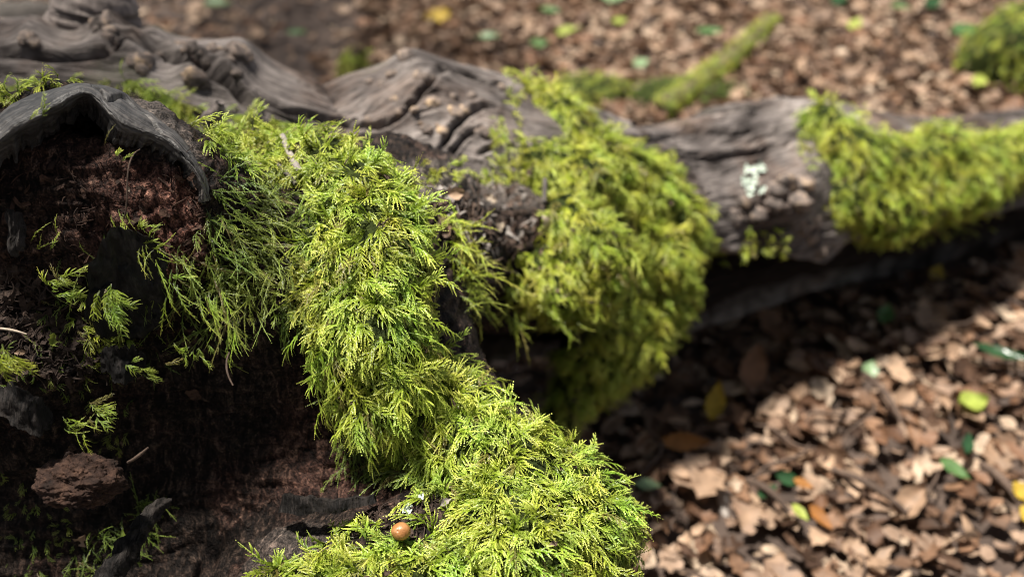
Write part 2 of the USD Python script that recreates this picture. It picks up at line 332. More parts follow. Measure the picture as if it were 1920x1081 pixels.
M['leaf_tan'] = leaf_mat('tan_leaf', [(0, (.26, .165, .105)), (1, (.42, .285, .19))])
M['leaf_brown'] = leaf_mat('brown_leaf', [(0, (.09, .045, .025)), (1, (.21, .11, .062))])
M['leaf_yellow'] = leaf_mat('yellow_leaf', [(0, (.40, .27, .03)), (1, (.46, .32, .05))])
M['leaf_lime'] = leaf_mat('lime_leaf', [(0, (.25, .30, .05)), (1, (.30, .34, .065))])
M['leaf_green'] = leaf_mat('green_leaf', [(0, (.06, .135, .04)), (1, (.09, .17, .055))], rough=0.4)
M['leaf_pale_green'] = leaf_mat('pale_green_leaf', [(0, (.16, .25, .12)), (1, (.20, .29, .15))], rough=0.4)
M['leaf_dark_green'] = leaf_mat('dark_green_leaf', [(0, (.02, .055, .022)), (1, (.026, .068, .026))], rough=0.25)
M['leaf_orange'] = leaf_mat('orange_leaf', [(0, (.27, .11, .027)), (1, (.33, .145, .035))])
M['gall'] = wood_mat('polished_brown_gall', [(0.3, (.17, .062, .018)), (0.5, (.29, .125, .04)), (0.7, (.40, .20, .085))], 'pos', (160, 160, 160), rough=0.42, spec=0.5, bump=0.5, dist=0.0015)
M['lichen'] = wood_mat('grey_green_lichen', [(0.35, (.26, .33, .27)), (0.5, (.46, .52, .45)), (0.65, (.68, .73, .66))], 'pos', (250, 250, 250), bump=0.4, dist=0.001)

# ------------------------------------------------------------------ ground
def ground_h(x, y):
    p = np.stack([np.asarray(x, float), np.asarray(y, float), np.zeros_like(np.asarray(x, float))], -1)
    near = np.exp(-(p[..., 0] ** 2 + (p[..., 1] - 2) ** 2) / 60)
    return near * (0.10 * fbm(p * 1.1, 3, 3) + 0.008 * fbm(p * 4, 2, 5))
gx = np.r_[-400, -120, -40, -16, np.linspace(-7, 7, 140), 16, 40, 120, 400]
gy = np.r_[-400, -120, -40, -12, np.linspace(-4, 10, 140), 20, 40, 120, 400]
X, Y = np.meshgrid(gx, gy, indexing='ij')
obj('ground', (np.stack([X, Y, ground_h(X, Y)], -1).reshape(-1, 3), grid_faces(len(gx), len(gy))), M['ground'], kind='structure')

# ------------------------------------------------------------------ the fallen trunk
TRUNK = [(-500, 430, 1.28, .28), (100, 400, 1.33, .25), (420, 430, 1.36, .235), (620, 470, 1.40, .205), (760, 425, 1.45, .235), (950, 432, 1.5, .213), (1200, 450, 1.64, .187), (1480, 375, 1.8, .188),
         (1620, 375, 1.88, .165), (1900, 330, 2.1, .135), (2300, 280, 2.45, .13), (2700, 250, 2.9, .12)]
c, r = chain(TRUNK)
tt = np.r_[0, np.cumsum(np.linalg.norm(np.diff(c, axis=0), axis=1))]
SS = np.r_[np.linspace(0, .55, 60, endpoint=False), np.linspace(.55, 1.75, 520, endpoint=False), np.linspace(1.75, 2.4, 110, endpoint=False), np.linspace(2.4, tt[-1], 40)]   # finer where it is near
th = np.r_[np.linspace(-.9, 2.6, 470, endpoint=False), np.linspace(2.6, 2 * np.pi - .9, 90, endpoint=False)]; NTH = len(th)
cc, rr_ = CubicSpline(tt, c)(SS), np.interp(SS, tt, r)
rr_ = np.interp(np.linspace(0, tt[-1], 400), SS, rr_); rr_ = np.interp(SS, np.linspace(0, tt[-1], 400), np.convolve(np.pad(rr_, 6, 'edge'), np.ones(13) / 13, 'valid'))
TRUNK_D = (cc[::14], rr_[::14])
T = np.gradient(cc, axis=0); T /= np.linalg.norm(T, axis=1, keepdims=True)
A = np.cross(T, [0, 0, 1.0]); A /= np.linalg.norm(A, axis=1, keepdims=True); B = np.cross(A, T)     # A towards the camera side, B up
nrm = np.cos(th)[None, :, None] * A[:, None] + np.sin(th)[None, :, None] * B[:, None]
S2, TH2 = np.meshgrid(SS, th, indexing='ij')
RR = rr_[:, None] * np.ones(NTH)
cyl = np.stack([S2 * 3.0, np.cos(TH2) * 1.0, np.sin(TH2) * 1.0], -1)
RR = RR * (1 + 0.12 * fbm(cyl * 1.0, 3, 11))
warp = 0.35 * fbm(np.stack([S2 * 7, np.cos(TH2) * 1.5, np.sin(TH2) * 1.5], -1), 3, 17)
gr = np.stack([S2 * 5, (np.cos(TH2 + warp)) * 9, (np.sin(TH2 + warp)) * 9], -1)
RR += 0.006 * (0.5 - np.abs(2 * fbm(gr, 3, 21))) - 0.003
gr2 = np.stack([S2 * 16, (np.cos(TH2 + warp)) * 30, (np.sin(TH2 + warp)) * 30], -1)
RR += 0.005 * fbm(gr2, 3, 23)
lump = np.stack([S2 * 45, np.cos(TH2) * 11, np.sin(TH2) * 11], -1); RR += .0035 * fbm(lump, 3, 27)
gr3 = np.stack([S2 * 5 + 3, np.cos(TH2 + warp) * 15, np.sin(TH2 + warp) * 15], -1)
hair = np.exp(-(fbm(gr3, 3, 29) / .016) ** 2) * np.clip(4 * fbm(cyl * 5, 2, 30) + .55, 0, 1)
RR -= .0045 * hair
crack = .75 * hair
V = cc[:, None] + RR[..., None] * nrm
# splits in the weathered skin
u, v, z = proj(V.reshape(-1, 3)); u, v = u.reshape(V.shape[:2]), v.reshape(V.shape[:2])
front = (nrm @ FWD < 0.25)
CRACKS = [([(0, 105), (60, 110), (105, 115), (150, 112), (200, 111), (235, 98)], 6, .024), ([(245, 100), (300, 102), (330, 120), (380, 143), (430, 168), (472, 212)], 5.5, .022),
          ([(480, 185), (540, 210), (600, 225), (660, 238), (710, 238), (745, 222), (765, 205), (790, 185), (810, 170), (830, 150)], 5.0, .018), ([(860, 145), (890, 150), (920, 160), (950, 158)], 3.5, .012),
          ([(828, 285), (836, 262), (850, 240), (880, 215), (905, 200), (928, 202)], 5, .014), ([(840, 300), (858, 272), (880, 252), (905, 238)], 4, .010), ([(900, 290), (925, 275), (950, 262)], 4, .01),
          ([(-40, 130), (40, 140), (110, 152)], 3, .008), ([(170, 60), (210, 75), (245, 85)], 3, .008),
          ([(1150, 262), (1230, 262), (1300, 245), (1370, 250), (1440, 240)], 5, .014), ([(1180, 300), (1270, 292), (1330, 300), (1400, 290), (1470, 275)], 5, .016), ([(1190, 235), (1290, 215), (1380, 205), (1450, 190)], 4, .010), ([(1400, 215), (1430, 200), (1470, 195)], 4, .01)]
for line, w, dep in CRACKS:
    wob = 5 * fbm(np.stack([u * .05, v * .05, 0 * u], -1), 2, 31)
    d, at = poly_dist(u + wob, v + wob, line)
    taper = np.clip(6 * np.minimum(at, 1 - at), 0.25, 1)
    RR -= front * dep * taper * np.exp(-(d / w) ** 2)
    crack = np.maximum(crack, front * taper * np.exp(-(d / (w * .9)) ** 2))
    below = np.clip(1 - np.abs(d - 2.2 * w) / (2 * w), 0, 1)
    RR += front * 0.25 * dep * below
# the skin ends in a ledge; below it the dark wood is set back, with shade painted into its colour
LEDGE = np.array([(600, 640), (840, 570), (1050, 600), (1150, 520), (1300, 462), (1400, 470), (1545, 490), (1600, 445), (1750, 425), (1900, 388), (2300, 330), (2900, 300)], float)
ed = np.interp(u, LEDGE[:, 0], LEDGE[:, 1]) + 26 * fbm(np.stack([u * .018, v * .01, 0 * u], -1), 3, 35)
ledge_shade = front * np.clip((v - ed) / 14, 0, 1) * (u > 560)
RR -= .055 * ledge_shade + ledge_shade * .045 * fbm(np.stack([S2 * 9, np.cos(TH2) * 16, np.sin(TH2) * 16], -1), 4, 37)
# the peeled strip beside the second split, and low swellings under the knobs
d, _ = poly_dist(u, v, [(242, 90), (300, 92), (340, 108), (395, 135), (440, 165), (480, 205)])
RR += front * .010 * np.exp(-(d / 6) ** 2)
for bu, bv, bs, bh in ((60, 70, 30, .018), (205, 65, 40, .03), (255, 120, 28, .016), (440, 125, 40, .03), (355, 150, 24, .016), (820, 170, 45, .016), (380, 110, 24, .014), (770, 130, 40, .02), (290, 65, 20, .01), (1490, 345, 45, .03), (1400, 370, 50, .02), (1470, 400, 40, .03)):
    RR += front * bh * np.exp(-((u - bu) ** 2 + (v - bv) ** 2) / bs ** 2)
V = cc[:, None] + RR[..., None] * nrm
uv = np.stack([S2, TH2 * 0.2 + 0.02 * warp], -1).reshape(-1, 2)
tv, tf = V.reshape(-1, 3), grid_faces(len(SS), NTH, True)
k0 = len(tv); j = np.arange(NTH); L0 = (len(SS) - 1) * NTH
tv2 = np.vstack([tv, cc[0], cc[-1]]); uv2 = np.vstack([uv, [0, 0], [0, 0]])
tf2 = np.vstack([tf, np.stack([np.full(NTH, k0), j, (j + 1) % NTH], 1), np.stack([np.full(NTH, k0 + 1), L0 + (j + 1) % NTH, L0 + j], 1)])
if normals(tv, tf)[NTH * 200 + NTH // 4] @ nrm[200, NTH // 4] < 0: tf2 = tf2[:, ::-1]; tf = tf[:, ::-1]
trunk = thing('fallen_log', 'weathered grey fallen tree trunk with cracks and a rotten hollow end', 'fallen trunk')
obj('wood', (tv2, tf2), M['grey_wood'], trunk, uv=uv2, attrs={'ledge_shade': np.r_[ledge_shade.ravel() * .97, 0, 0], 'crack': np.r_[crack.ravel() * .85, 0, 0]})

# front mass of the broken end
FRONT = [chain([(-450, 660, 1.12, .27), (150, 577, 1.07, .222), (540, 560, 1.03, .152)]), chain([(540, 560, 1.03, .152), (720, 470, 1.14, .13)]),
         chain([(-300, 1040, 1.15, .25), (200, 950, 1.12, .20), (560, 830, 1.06, .135)]), chain([(560, 830, 1.06, .135), (680, 700, 1.02, .10)]),
         chain([(690, 640, 1.01, .085), (855, 850, .985, .075), (1010, 985, .94, .066), (1090, 1030, .93, .045)]),
         chain([(560, 1180, .91, .10), (800, 1110, .905, .095), (1000, 1090, .92, .08)]), chain([(800, 1110, .905, .095), (900, 1300, .95, .12)]), chain([(-300, 1300, 1.1, .2), (500, 1300, .98, .14), (900, 1400, .98, .14)]),
         chain([(-200, 690, .93, .075), (100, 690, .91, .072), (230, 655, .95, .055)]), chain([(-150, 350, .885, .05), (120, 252, .89, .040), (260, 295, .885, .042), (345, 372, .885, .04), (350, 480, .9, .045)]), chain([(-40, 350, .868, .045), (30, 325, .866, .045), (150, 305, .87, .045), (250, 318, .868, .045), (335, 362, .87, .042)]), chain([(20, 400, .878, .058), (190, 395, .875, .064), (305, 415, .885, .060)]),
         chain([(690, 480, 1.2, .10), (1000, 492, 1.31, .088)])]
CARVE = [(chain([(165, 245, .80, .012), (160, 225, .84, .02)]), .01), (chain([(330, 760, .86, .05), (320, 900, .86, .07), (300, 1010, .86, .05)]), .05), (chain([(60, 870, .83, .055), (160, 840, .86, .05)]), .04),
         (chain([(240, 440, .765, .03), (150, 460, .765, .035), (60, 430, .77, .03)]), .05), (chain([(480, 770, .86, .03), (560, 700, .86, .02)]), .04), (chain([(540, 850, .88, .045), (650, 835, .88, .045), (700, 820, .89, .03)]), .04)]
def d_front(x):
    d = d_chain(x, FRONT[0])
    for f in FRONT[1:]: d = smin(d, d_chain(x, f), .045)
    for cch, k in CARVE: d = -smin(-d, d_chain(x, cch), k)
    return d
vf, ff = surface_nets(d_front, (-1.0, .28, -.02), (.62, 1.5, .86), .006)
tm = trimesh.Trimesh(vf, ff, process=False).subdivide()
vf, ff = np.array(tm.vertices), np.array(tm.faces)
nf = normals(vf, ff)
if (nf[np.argmin(vf @ FWD)] @ FWD) > 0: ff = ff[:, ::-1]; nf = -nf
u, v, z = proj(vf); fr = nf @ FWD < .3
rot = fr * in_poly(u, v, [(-80, 290), (60, 260), (160, 240), (250, 300), (370, 300), (385, 470), (300, 560), (200, 540), (-80, 520)]) * np.clip((u - 90) / 260, .12, .9)
rot = np.maximum(rot, fr * .25 * in_poly(u, v, [(560, 740), (700, 740), (740, 950), (640, 965), (520, 930), (420, 1000), (380, 930), (500, 820)]))
grey = fr * 0.6 * (in_poly(u, v, [(200, 170), (300, 190), (390, 300), (330, 320), (235, 250)]) + in_poly(u, v, [(480, 1010), (580, 985), (660, 1010), (560, 1081), (450, 1081)]) * .6 + in_poly(u, v, [(640, 300), (1020, 300), (1020, 400), (860, 385), (640, 400)]))
nb = [np.array(x) for x in ([],)]
edges = np.vstack([ff[:, [0, 1]], ff[:, [1, 2]], ff[:, [2, 0]]])
def blur(a, n):
    for _ in range(n):
        s, c_ = a.copy(), np.ones(len(a)); np.add.at(s, edges[:, 0], a[edges[:, 1]]); np.add.at(c_, edges[:, 0], 1); a = s / c_
    return a
rot, grey = blur(rot.astype(float), 12), blur(grey.astype(float), 6)
disp = .022 * fbm(vf * 9, 3, 41) + .012 * fbm(vf * np.array([30, 22, 16]), 3, 43)
fibre = fbm(np.stack([vf[:, 0] * 190, vf[:, 1] * 120, vf[:, 2] * 40], -1) + 4 * fbm(vf * 30, 2, 46)[:, None], 3, 47)
hfib = fbm(np.stack([vf[:, 0] * 30, vf[:, 1] * 60, vf[:, 2] * 170], -1) + 4 * fbm(vf * 14, 2, 48)[:, None], 3, 49)
disp += rot * (.022 * fibre + .020 * np.minimum(fbm(vf * 60, 3, 51), 0.05)) + (1 - rot) * .015 * hfib
vf = vf + nf * disp[:, None]
obj('rotten_end', (vf, ff), M['butt'], trunk, attrs={'rot': rot, 'grey': grey})

# the rolled grey lip of the break
LIP = [((-70, 300, .80), (-70, 350, .77), (-70, 375, .81)), ((0, 218, .81), (10, 265, .778), (15, 298, .81)), ((60, 182, .815), (65, 230, .78), (70, 268, .815)), ((110, 166, .82), (110, 204, .785), (114, 236, .82)),
       ((150, 160, .825), (152, 180, .793), (158, 205, .83)), ((185, 161, .825), (184, 196, .795), (184, 226, .83)), ((230, 177, .825), (216, 236, .79), (210, 268, .825)), ((280, 212, .825), (258, 252, .797), (243, 274, .825)),
       ((330, 248, .825), (310, 270, .805), (292, 292, .83)), ((368, 290, .825), (350, 305, .81), (330, 320, .835)), ((384, 335, .825), (374, 340, .812), (362, 348, .84)), ((388, 375, .83), (382, 377, .822), (376, 380, .84))]
rows = []
for t_, m_, b_ in LIP:
    rows.append([P(t_[0], t_[1] + 14, t_[2] + .10), P(t_[0], t_[1] + 4, t_[2] + .035), P(*t_), P((t_[0] + m_[0]) / 2, (t_[1] + m_[1]) / 2 - 2, min(t_[2], m_[2]) + .004), P(*m_), P(*b_), P(b_[0], b_[1] - 8, b_[2] + .03), P(b_[0], b_[1] - 12, b_[2] + .08)])
rows = np.array(rows)
n1, n2 = 330, 110
g1 = CubicSpline(np.arange(len(rows)), rows, axis=0)(np.linspace(0, len(rows) - 1, n1))
sj = np.arange(n1)[:, None]
g1[:, 5:] = g1[:, 5:] + UPV * (.020 * fbm(np.concatenate([sj * .11, 0 * sj, 0 * sj], 1), 4, 68) + .008 * fbm(np.concatenate([sj * .45, 0 * sj, 0 * sj], 1), 2, 69))[:, None, None]
g2 = np.swapaxes(CubicSpline(np.arange(rows.shape[1]), np.swapaxes(g1, 0, 1), axis=0)(np.linspace(0, rows.shape[1] - 1, n2)), 0, 1)
lv, lf = g2.reshape(-1, 3), grid_faces(n1, n2)
ln = normals(lv, lf)
if (ln[len(ln) // 2] @ FWD) > 0: lf = lf[:, ::-1]; ln = -ln
S1, S3 = np.meshgrid(np.linspace(0, .36, n1), np.linspace(0, .12, n2), indexing='ij')
luv = np.stack([S1, S3], -1).reshape(-1, 2)
w3 = .004 * fbm(np.stack([luv[:, 0] * 40, luv[:, 1] * 40, 0 * luv[:, 0]], -1), 2, 61)
ln = -ln if (ln[len(ln) // 2] @ FWD) > 0 else ln
gv = np.abs(luv[:, 1] / .12 - .36 - .5 * fbm(np.stack([luv[:, 0] * 14, 0 * luv[:, 0], 0 * luv[:, 0]], -1), 3, 66)) / .018
lv = lv + ln * (-.006 * np.exp(-gv ** 2) * (luv[:, 0] > .15) * 1.0)[:, None]
lv = lv + ln * (.004 * fbm(lv * 70, 3, 65) + .0022 * fbm(np.stack([luv[:, 0] * 24, (luv[:, 1] + w3) * 420, 0 * luv[:, 0]], -1), 3, 63) + .010 * fbm(lv * 28, 3, 64))[:, None]
obj('rolled_lip', (lv, lf), M['lip_wood'], trunk, uv=luv)

# ray tools on the wood
wood_v, wood_f = merge([(tv, tf), (vf, ff), (lv, lf)])
wood = trimesh.Trimesh(wood_v, wood_f, process=False)
from trimesh.ray.ray_pyembree import RayMeshIntersector
caster = RayMeshIntersector(wood)
def hit(us, vs, mesh=None, back=0.0):
    us, vs = np.atleast_1d(us).astype(float), np.atleast_1d(vs).astype(float)
    d = FWD + ((us - 960) / FPX)[:, None] * RGT - ((vs - 540.5) / FPX)[:, None] * UPV
    tri = caster.intersects_first(np.repeat(EYE[None], len(us), 0), d)
    n, p, ok = np.zeros((len(us), 3)), np.zeros((len(us), 3)), tri >= 0
    t = tri[ok]; n[ok] = wood.face_normals[t]
    num = ((wood.triangles[t][:, 0] - EYE) * n[ok]).sum(1); den = (d[ok] * n[ok]).sum(1)
    p[ok] = EYE + d[ok] * (num / np.where(np.abs(den) < 1e-9, 1e-9, den))[:, None]
    flip = (n * d).sum(1) > 0; n[flip] *= -1
    return p, n, ok

# knobs: clusters of little wart-like burls, each a part of the trunk
ico = trimesh.creation.icosphere(2)
def knob(u_, v_, px, seed, flat=.75):
    p, n, ok = hit([u_], [v_])
    if not ok[0]: return
    zz = (p[0] - EYE) @ FWD; R = px * zz / FPX
    iv = ico.vertices.copy()
    d = 1 + .9 * fbm(iv * 1.6 + seed, 3, seed) + .9 * np.maximum(fbm(iv * 4.0 + seed, 2, seed + 1), 0)
    iv = iv * d[:, None]
    mfr, _ = quats(np.cross(n, [0.3, 0.5, 0.8])[:1], n[:1])
    iv = (iv * [1.15, 1, flat]) @ mfr[0].T
    obj('burl', (p[0] - n[0] * R * .2 + iv * R, ico.faces), M['burl'], trunk)
KN = [(52, 70, 12), (62, 78, 9), (45, 80, 8), (135, 5, 12), (168, 8, 9), (150, 14, 8), (178, 18, 7), (195, 42, 13), (208, 60, 11), (182, 58, 7), (220, 78, 10), (205, 72, 8), (175, 40, 6), (262, 118, 15), (278, 108, 9), (250, 112, 8), (268, 130, 9), (298, 105, 8),
      (450, 100, 16), (438, 95, 10), (463, 104, 10), (430, 112, 9), (368, 148, 16), (380, 158, 9), (358, 90, 10), (399, 92, 11), (372, 108, 9), (385, 118, 8), (340, 84, 8), (445, 140, 8),
      (735, 140, 8), (715, 160, 6), (760, 103, 12), (785, 142, 9), (810, 150, 11), (800, 146, 7), (740, 188, 6), (812, 190, 10), (808, 196, 6), (855, 210, 11), (872, 205, 8), (848, 205, 6), (885, 178, 7), (852, 182, 6), (798, 240, 9), (830, 245, 8), (745, 210, 6), (905, 250, 9), (690, 152, 7), (720, 108, 8), (940, 165, 6), (775, 205, 6), (690, 225, 6),
      (1480, 350, 18), (1500, 375, 15), (1510, 425, 15), (1525, 445, 12), (1420, 400, 14), (1450, 385, 13), (1540, 470, 12), (1400, 375, 12), (1530, 415, 12), (1455, 355, 14), (1380, 410, 12), (1510, 340, 13)]
for i, k in enumerate(KN):
    knob(k[0], k[1], k[2] * 1.25, seed=i + 3)
    for q in range(2 if k[2] > 7 else 0): knob(k[0] + rng.normal(0, k[2] * .8), k[1] + rng.normal(0, k[2] * .6), k[2] * rng.uniform(.35, .6), seed=i * 7 + q)
# broken branch stub and the upright knobbly stub at the top left
a0, r0 = chain([(185, 150, 1.33, .10), (180, 60, 1.27, .06), (175, -20, 1.25, .045), (172, -70, 1.25, .03)])
sv, sf = tube(a0, r0, 48, .16, 5, n=60)
obj('branch_stub', (sv, sf), M['grey_pos'], trunk)
a0, r0 = chain([(395, 225, 1.06, .010), (408, 206, 1.04, .008), (413, 192, 1.035, .004)])
obj('branch_stub', tube(a0, r0, 14, .4, 8, n=14), M['grey_pos'], trunk)

# thin shell of blackened wood standing in front of the hollow
def sheet(top, bottom, thick, n_=40, bulge=.02, seed=1, jag=4.0, mat_='shell', name='wood_shell', rough=.003):
    t = np.linspace(0, 1, n_)
    tp = np.array(top, float); bt = np.array(bottom, float)
    ip = lambda q: np.stack([np.interp(t * (len(q) - 1), np.arange(len(q)), q[:, k]) for k in range(3)], 1)
    a, b = ip(tp), ip(bt)
    a[:, 1] += jag * 2 * fbm(np.stack([t * 14, 0 * t, 0 * t], -1), 3, seed); b[:, 1] += jag * 2 * fbm(np.stack([t * 11, 0 * t + 5, 0 * t], -1), 3, seed)
    m_ = 24; w = np.linspace(0, 1, m_)
    q = a[:, None] * (1 - w)[None, :, None] + b[:, None] * w[None, :, None]
    pts = np.array([[P(*x) for x in row] for row in q])
    bl = bulge * np.sin(np.pi * t)[:, None] * np.ones(m_)[None]
    pts = pts - FWD * bl[..., None]
    pts = pts + FWD * (rough * 2 * fbm(pts * 60, 3, seed))[..., None]
    fr_ = pts.reshape(-1, 3); bk = fr_ + FWD * thick
    f1 = grid_faces(n_, m_); k = len(fr_)
    ring = np.r_[np.arange(m_), np.arange(1, n_) * m_ + m_ - 1, (n_ - 1) * m_ + np.arange(m_ - 2, -1, -1), np.arange(n_ - 2, 0, -1) * m_]
    r2 = np.roll(ring, -1)
    side = np.vstack([np.stack([ring, r2, r2 + k], 1), np.stack([ring, r2 + k, ring + k], 1)])
    return np.vstack([fr_, bk]), np.vstack([f1, f1[:, ::-1] + k, side])
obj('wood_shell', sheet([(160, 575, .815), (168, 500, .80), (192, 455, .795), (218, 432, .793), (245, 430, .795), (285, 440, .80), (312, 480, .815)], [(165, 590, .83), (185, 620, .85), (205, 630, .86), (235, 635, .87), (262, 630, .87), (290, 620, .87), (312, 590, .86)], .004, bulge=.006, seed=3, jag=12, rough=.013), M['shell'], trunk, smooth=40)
obj('wood_splinter', sheet([(185, 660, .825), (215, 645, .815), (245, 648, .815), (272, 668, .825)], [(190, 690, .835), (212, 712, .825), (240, 718, .825), (274, 700, .835)], .004, bulge=.004, seed=5, jag=12, rough=.009), M['flap_shade_tone'], trunk, smooth=40)
obj('wood_splinter', sheet([(-40, 715, .80), (20, 718, .795), (55, 724, .795), (85, 745, .80), (95, 775, .81)], [(-40, 770, .80), (0, 775, .795), (40, 795, .795), (75, 810, .795), (90, 806, .80)], .005, bulge=.01, seed=7, jag=14, rough=.008), M['flap_shade_tone'], trunk, smooth=40)
obj('wood_splinter', sheet([(8, 400, .80), (20, 395, .795), (32, 405, .80)], [(18, 460, .80), (28, 478, .795), (42, 465, .80)], .01, bulge=.004, seed=9, jag=12, rough=.010), M['flap_shade_tone'], trunk, smooth=40)
obj('wood_splinter', sheet([(530, 930, .86), (580, 925, .85), (640, 935, .845), (700, 928, .85)], [(520, 962, .86), (580, 958, .85), (650, 952, .845), (705, 944, .85)], .008, bulge=.012, seed=11, jag=6, rough=.005), M['flap_shade_tone'], trunk, smooth=40)
a0, r0 = chain([(160, 1160, .81, .013), (220, 1060, .83, .010), (262, 995, .85, .008), (310, 940, .89, .005)])
obj('old_root', tube(a0, r0, 20, .9, 12, n=60), M['flap_shade_tone'], trunk)

# ------------------------------------------------------------------ moss fronds
def frond(seed, L=.036, W=.016, nb_=6, droop=.25, leaf=.0021, gap=.00125, fan=.75, plume=1.0):
    g = np.random.default_rng(seed)
    nodes, ribs = [], []   # pos, dir, normal, size, age
    bend = g.normal(0, .22)
    def stem(s):
        return np.stack([L * s, L * bend * s * s, L * (.22 * s * (1 - s) * 2 - droop * s * s)], -1)
    def run(p, n_leaf, sz, age0, age1):
        m = max(3, n_leaf); s_ = np.linspace(0, 1, m)
        q = np.stack([np.interp(s_, np.linspace(0, 1, len(p)), p[:, k]) for k in range(3)], 1)
        d = np.gradient(q, axis=0); d /= np.linalg.norm(d, axis=1, keepdims=True)
        ribs.append((q[::2] if m > 5 else q, sz))
        nodes.append((q, d, sz * np.clip(1.45 - .95 * s_, .45, 1), age0 + (age1 - age0) * s_))
    ss = np.linspace(0, 1, 14)
    run(stem(ss), int(L / gap * .8), leaf * .95, .05, 1.0)
    for k in range(nb_):
        for side in (-1, 1):
            s = .10 + .80 * (k + .5 * (side > 0) + g.uniform(-.2, .2)) / nb_
            s = min(max(s, .05), .93)
            prof = (np.sin(np.pi * (.16 + .78 * s)) ** .8) * g.uniform(.75, 1.15) * plume
            if g.random() < .12: continue
            l_ = W * prof * g.uniform(.65, 1.2)
            p0 = stem(np.array([s]))[0]; p1 = stem(np.array([s + .02]))[0]; d = (p1 - p0) / np.linalg.norm(p1 - p0)
            a = fan + g.normal(0, .22)
            lat = np.array([0, side, 0.0])
            x = np.linspace(0, 1, 6)[:, None]
            out = d * math.cos(a) + lat * math.sin(a)
            q = p0 + l_ * (x * out + .30 * x * x * (d - out)) + np.array([0, 0, 1.0]) * l_ * (g.uniform(-.1, .5) * x - g.uniform(.2, .9) * x * x)
            run(q, int(l_ / gap), leaf * .85, .18 + .25 * s, .75 + .25 * s)
    q = np.vstack([a[0] for a in nodes]); d = np.vstack([a[1] for a in nodes]); sz = np.concatenate([a[2] for a in nodes]); ag = np.concatenate([a[3] for a in nodes])
    n = len(q); V_, A_ = [], []
    up = np.array([0, 0, 1.0]); lat = np.cross(up, d); lat /= np.linalg.norm(lat, axis=1, keepdims=True) + 1e-9; nn = np.cross(d, lat)
    for side in (-1, 1):
        tw = g.normal(0, .35, n); spread = g.uniform(.18, .45, n)
        l2 = lat * np.cos(tw)[:, None] * side + nn * (np.sin(tw) + .25)[:, None]
        ld = d * np.cos(spread)[:, None] + l2 * np.sin(spread)[:, None]
        wd = np.cross(ld, nn); wd /= np.linalg.norm(wd, axis=1, keepdims=True) + 1e-9
        a0 = q - ld * (sz * .15)[:, None]; tip = q + ld * sz[:, None]; mid = q + ld * (sz * .42)[:, None] + nn * (sz * .10)[:, None]
        V_ += [a0, mid + wd * (sz * .30)[:, None], tip, mid - wd * (sz * .30)[:, None]]
        A_ += [ag * .92, ag, np.minimum(ag * 1.06, 1), ag]
    V_ = np.stack(V_, 1).reshape(-1, 3); A_ = np.stack(A_, 1).reshape(-1)
    b = np.arange(2 * n)[:, None] * 4
    F_ = np.vstack([b + [0, 1, 2], b + [0, 2, 3]])
    for (q, sz), nd in zip(ribs, nodes):      # the stem inside each cord
        d = np.gradient(q, axis=0); l_ = np.cross(up, d); l_ /= np.linalg.norm(l_, axis=1, keepdims=True) + 1e-9
        w_ = sz * .24 * np.linspace(1, .35, len(q))[:, None]; k0 = len(V_)
        V_ = np.vstack([V_, np.stack([q - l_ * w_, q + up * w_ * .8, q + l_ * w_], 1).reshape(-1, 3)])
        A_ = np.r_[A_, np.repeat(np.interp(np.linspace(0, 1, len(q)), np.linspace(0, 1, len(nd[3])), nd[3]), 3)]
        i = k0 + np.arange(len(q) - 1)[:, None] * 3
        F_ = np.vstack([F_, i + [0, 3, 1], i + [1, 3, 4], i + [1, 4, 2], i + [2, 4, 5]])
    return {'v': V_, 'f': F_, 'attrs': {'age': A_}}
PROTO = {'big': [frond(100 + k, L=.021 + .016 * (k % 5) / 4, W=.009 + .004 * (k % 3) / 2, nb_=5 + k % 3, droop=.15 + .15 * (k % 4), leaf=.0024, gap=.0012, fan=.8) for k in range(15)],
         'thin': [frond(200 + k, L=.030 + .004 * k, W=.007, nb_=5, droop=.15, leaf=.0018, fan=.65) for k in range(6)],
         'hang': [frond(250 + k, L=.030 + .003 * k, W=.013, nb_=5 + k % 2, droop=.1, leaf=.0023, gap=.0012, fan=.5) for k in range(8)],
         'short': [frond(300 + k, L=.016, W=.007, nb_=4, droop=.2, leaf=.0019) for k in range(5)],
         'far': [frond(400 + k, L=.028 + .003 * (k % 4), W=.011, nb_=5, droop=.35, leaf=.0028, gap=.0018) for k in range(7)]}

def frames(p, n, flow=.75, lift=.40, jitter=.5, bias=None):
    "growth frames: fronds run down the slope, tips lifted off the cushion"
    g = np.array([0, 0, -1.0]) - n * (n @ np.array([0, 0, -1.0]))[:, None]
    w = np.linalg.norm(g, axis=1, keepdims=True); g = g / np.maximum(w, 1e-6) * np.minimum(w * 1.6, 1)
    rnd = rng.normal(0, 1, p.shape); rnd -= n * (rnd * n).sum(1, keepdims=True); rnd /= np.linalg.norm(rnd, axis=1, keepdims=True) + 1e-9
    d = flow * g + jitter * rnd + lift * n * rng.uniform(.3, 1.4, (len(p), 1))
    if bias is not None: d = d + np.asarray(bias)
    d /= np.linalg.norm(d, axis=1, keepdims=True)
    zn = n + rng.normal(0, .32, n.shape)
    return quats(d, zn)

